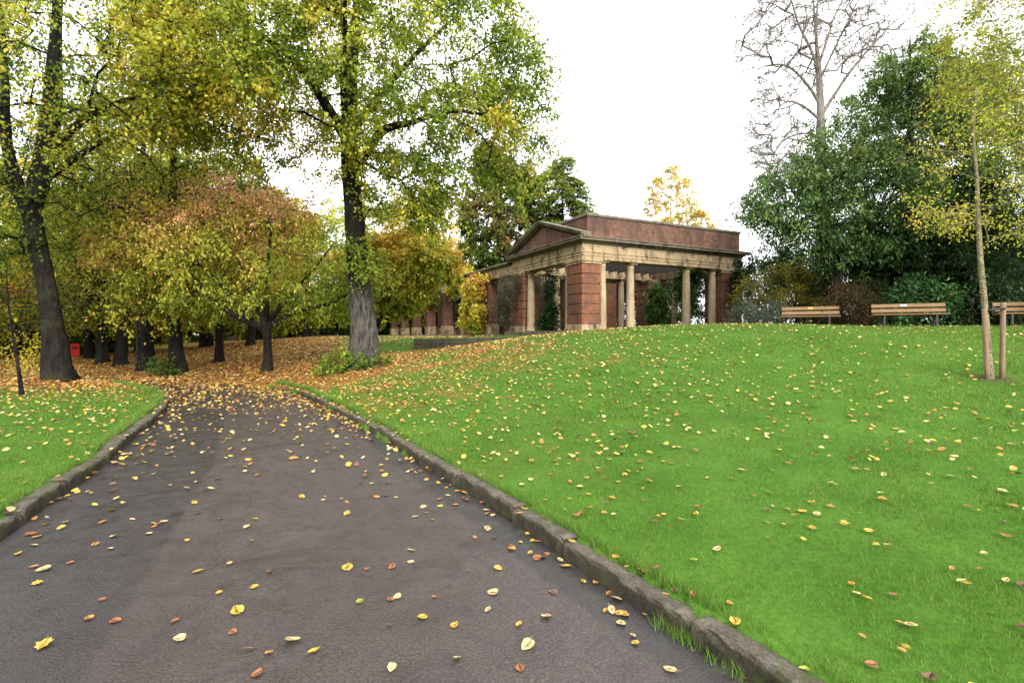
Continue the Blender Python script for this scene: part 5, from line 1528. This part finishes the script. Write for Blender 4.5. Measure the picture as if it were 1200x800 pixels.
# boundary wall far beyond the bank
w_ = thing('boundary_wall', 'low dark stone boundary wall beyond the leaf covered bank', 'wall', (-34, 58, gz(-30, 58)), R(2))
MB().box(-22, 22, -.2, .2, -.5, .4).build('wall_body', M['coping'], w_, .02)
MB().box(-22.1, 22.1, -.26, .26, .4, .5).build('coping', M['coping'], w_, .02)

# ------------------------------------------------------------------ the nearest fallen leaves, one by one
def leaf_shape(kind, seed):
    r = rngs(seed)
    if kind == 0:      # heart shaped lime leaf
        out = [(-.42, 0), (-.5, .16), (-.42, .36), (-.2, .46), (.1, .42), (.32, .24), (.56, .0)]
    elif kind == 1:    # narrow oval
        out = [(-.5, 0), (-.38, .16), (-.12, .27), (.15, .26), (.36, .14), (.56, 0)]
    else:              # lobed
        out = [(-.45, 0), (-.46, .2), (-.2, .28), (-.16, .5), (.06, .3), (.22, .36), (.3, .14), (.55, 0)]
    pts = [np.array(p) for p in out]
    lower = [np.array((p[0], -p[1] * r.uniform(.85, 1.1))) for p in out[1:-1]]
    cu, cv, tw = r.uniform(-.1, .5), r.uniform(-.15, .45), r.normal(0, .18)
    def h(p): return cu * p[1] ** 2 * 1.8 + cv * p[0] ** 2 * .7 + tw * p[0] * p[1] + r.normal(0, .012)
    mid = [np.array((t, 0.0)) for t in np.linspace(out[0][0], out[-1][0], len(out))][1:-1]
    V, F = [], []
    top = [pts[0]] + pts[1:-1] + [pts[-1]]
    rowm = [(m_[0], 0, h(m_) - .03) for m_ in mid]
    V = [(pts[0][0], 0, h(pts[0]))] + rowm + [(pts[-1][0], 0, h(pts[-1]))]
    nm = len(V)
    u0 = len(V); V += [(p[0], p[1], h(p)) for p in pts[1:-1]]
    l0 = len(V); V += [(p[0], p[1], h(p)) for p in lower]
    k_ = len(mid)
    for a0, flip in ((u0, False), (l0, True)):
        for q in range(k_ - 1): F.append([1 + q, 2 + q, a0 + q + 1, a0 + q])
        F.append([0, 1, a0, a0]); F.append([nm - 2, nm - 1, a0 + k_ - 1, a0 + k_ - 1])
    # stalk
    s0 = len(V); b0_ = V[0]
    cx = r.normal(0, .1)
    V += [(b0_[0], .012, b0_[2]), (b0_[0], -.012, b0_[2]), (b0_[0] - .28, cx - .008, b0_[2] + .05), (b0_[0] - .28, cx + .008, b0_[2] + .05)]
    F.append([s0, s0 + 1, s0 + 2, s0 + 3])
    V = np.array(V); V[:, 2] -= V[:, 2].min()
    return V, F
def shape_mesh(V, F, col, seed):
    r = rngs(seed)
    me = bpy.data.meshes.new('fallen_leaf')
    me.from_pydata([tuple(v) for v in V], [], [f if f[2] != f[3] else f[:3] for f in F])
    a = me.attributes.new('col', 'FLOAT_COLOR', 'FACE')
    for k in range(len(me.polygons)): a.data[k].color = (*(col * r.uniform(.62, 1.15)), 1)
    for p in me.polygons: p.use_smooth = True
    me.materials.append(M['fallen'])
    return me
LEAFCOL = {'yellow': YEL, 'cream': PALE, 'orange': ORA, 'russet': RUS, 'dark brown': BRN, 'greenish yellow': GRN}
SHAPES = {}
for ci_, (cn, cv) in enumerate(LEAFCOL.items()):
    for k in range(6):
        SHAPES[cn, k] = shape_mesh(*leaf_shape(k % 3, 800 + k + ci_ * 7), cv, 900 + k + 10 * ci_)
r = rngs(801)
KN = {0: 'heart shaped', 1: 'narrow oval', 2: 'lobed'}
for i_ in near:
    x, y = LP[i_]
    u = r.random()
    path_ = bool(Lins[i_])
    cols = ['yellow', 'cream', 'orange', 'russet', 'dark brown', 'greenish yellow']
    pr = [.26, .24, .2, .2, .07, .03] if path_ else [.2, .26, .22, .16, .14, .02]
    cn = cols[int(r.choice(6, p=pr))]; k = int(r.choice(6, p=[.24, .18, .07, .25, .19, .07]))
    o = link('fallen_leaf', SHAPES[cn, k])
    s_ = r.uniform(.036, .068) if k % 3 != 2 else r.uniform(.046, .076)
    if path_ and r.random() < .12: s_ *= 1.25
    o.scale = (s_, s_, s_ * (r.uniform(.1, .55) if path_ else r.uniform(.25, .85)))
    gut = path_ and min(Ldr[i_], Ldl[i_]) < .4
    where = ('in the right kerb gutter' if Ldr[i_] < Ldl[i_] else 'in the left kerb gutter') if gut else 'on the wet tarmac path' if path_ else 'on the left lawn' if Lleft[i_] else 'on the right lawn'
    if not path_ and min(Ldr[i_], Ldl[i_]) < .18: where = 'on top of the stone kerb'
    far_ = 'right in front' if LD[i_] < 3.6 else 'quite near' if LD[i_] < 4.8 else 'a little further off' if LD[i_] < 6.2 else 'further off'
    size = 'small' if s_ < .049 else 'large' if s_ > .064 else 'medium'
    o['label'] = f'{size} {cn} {KN[k % 3]} leaf {where}, {far_}'
    o['category'] = 'leaf'; o['group'] = 'fallen leaves on path and lawn'
    tx, ty = r.normal(0, .15), r.normal(0, .15)
    o.rotation_euler = (tx, ty, r.uniform(0, 2 * PI))
    o.location = (x, y, Lz[i_] + (abs(tx) + abs(ty)) * s_ * .3 - (0.004 if path_ else 0))
print('objects', len(bpy.data.objects))
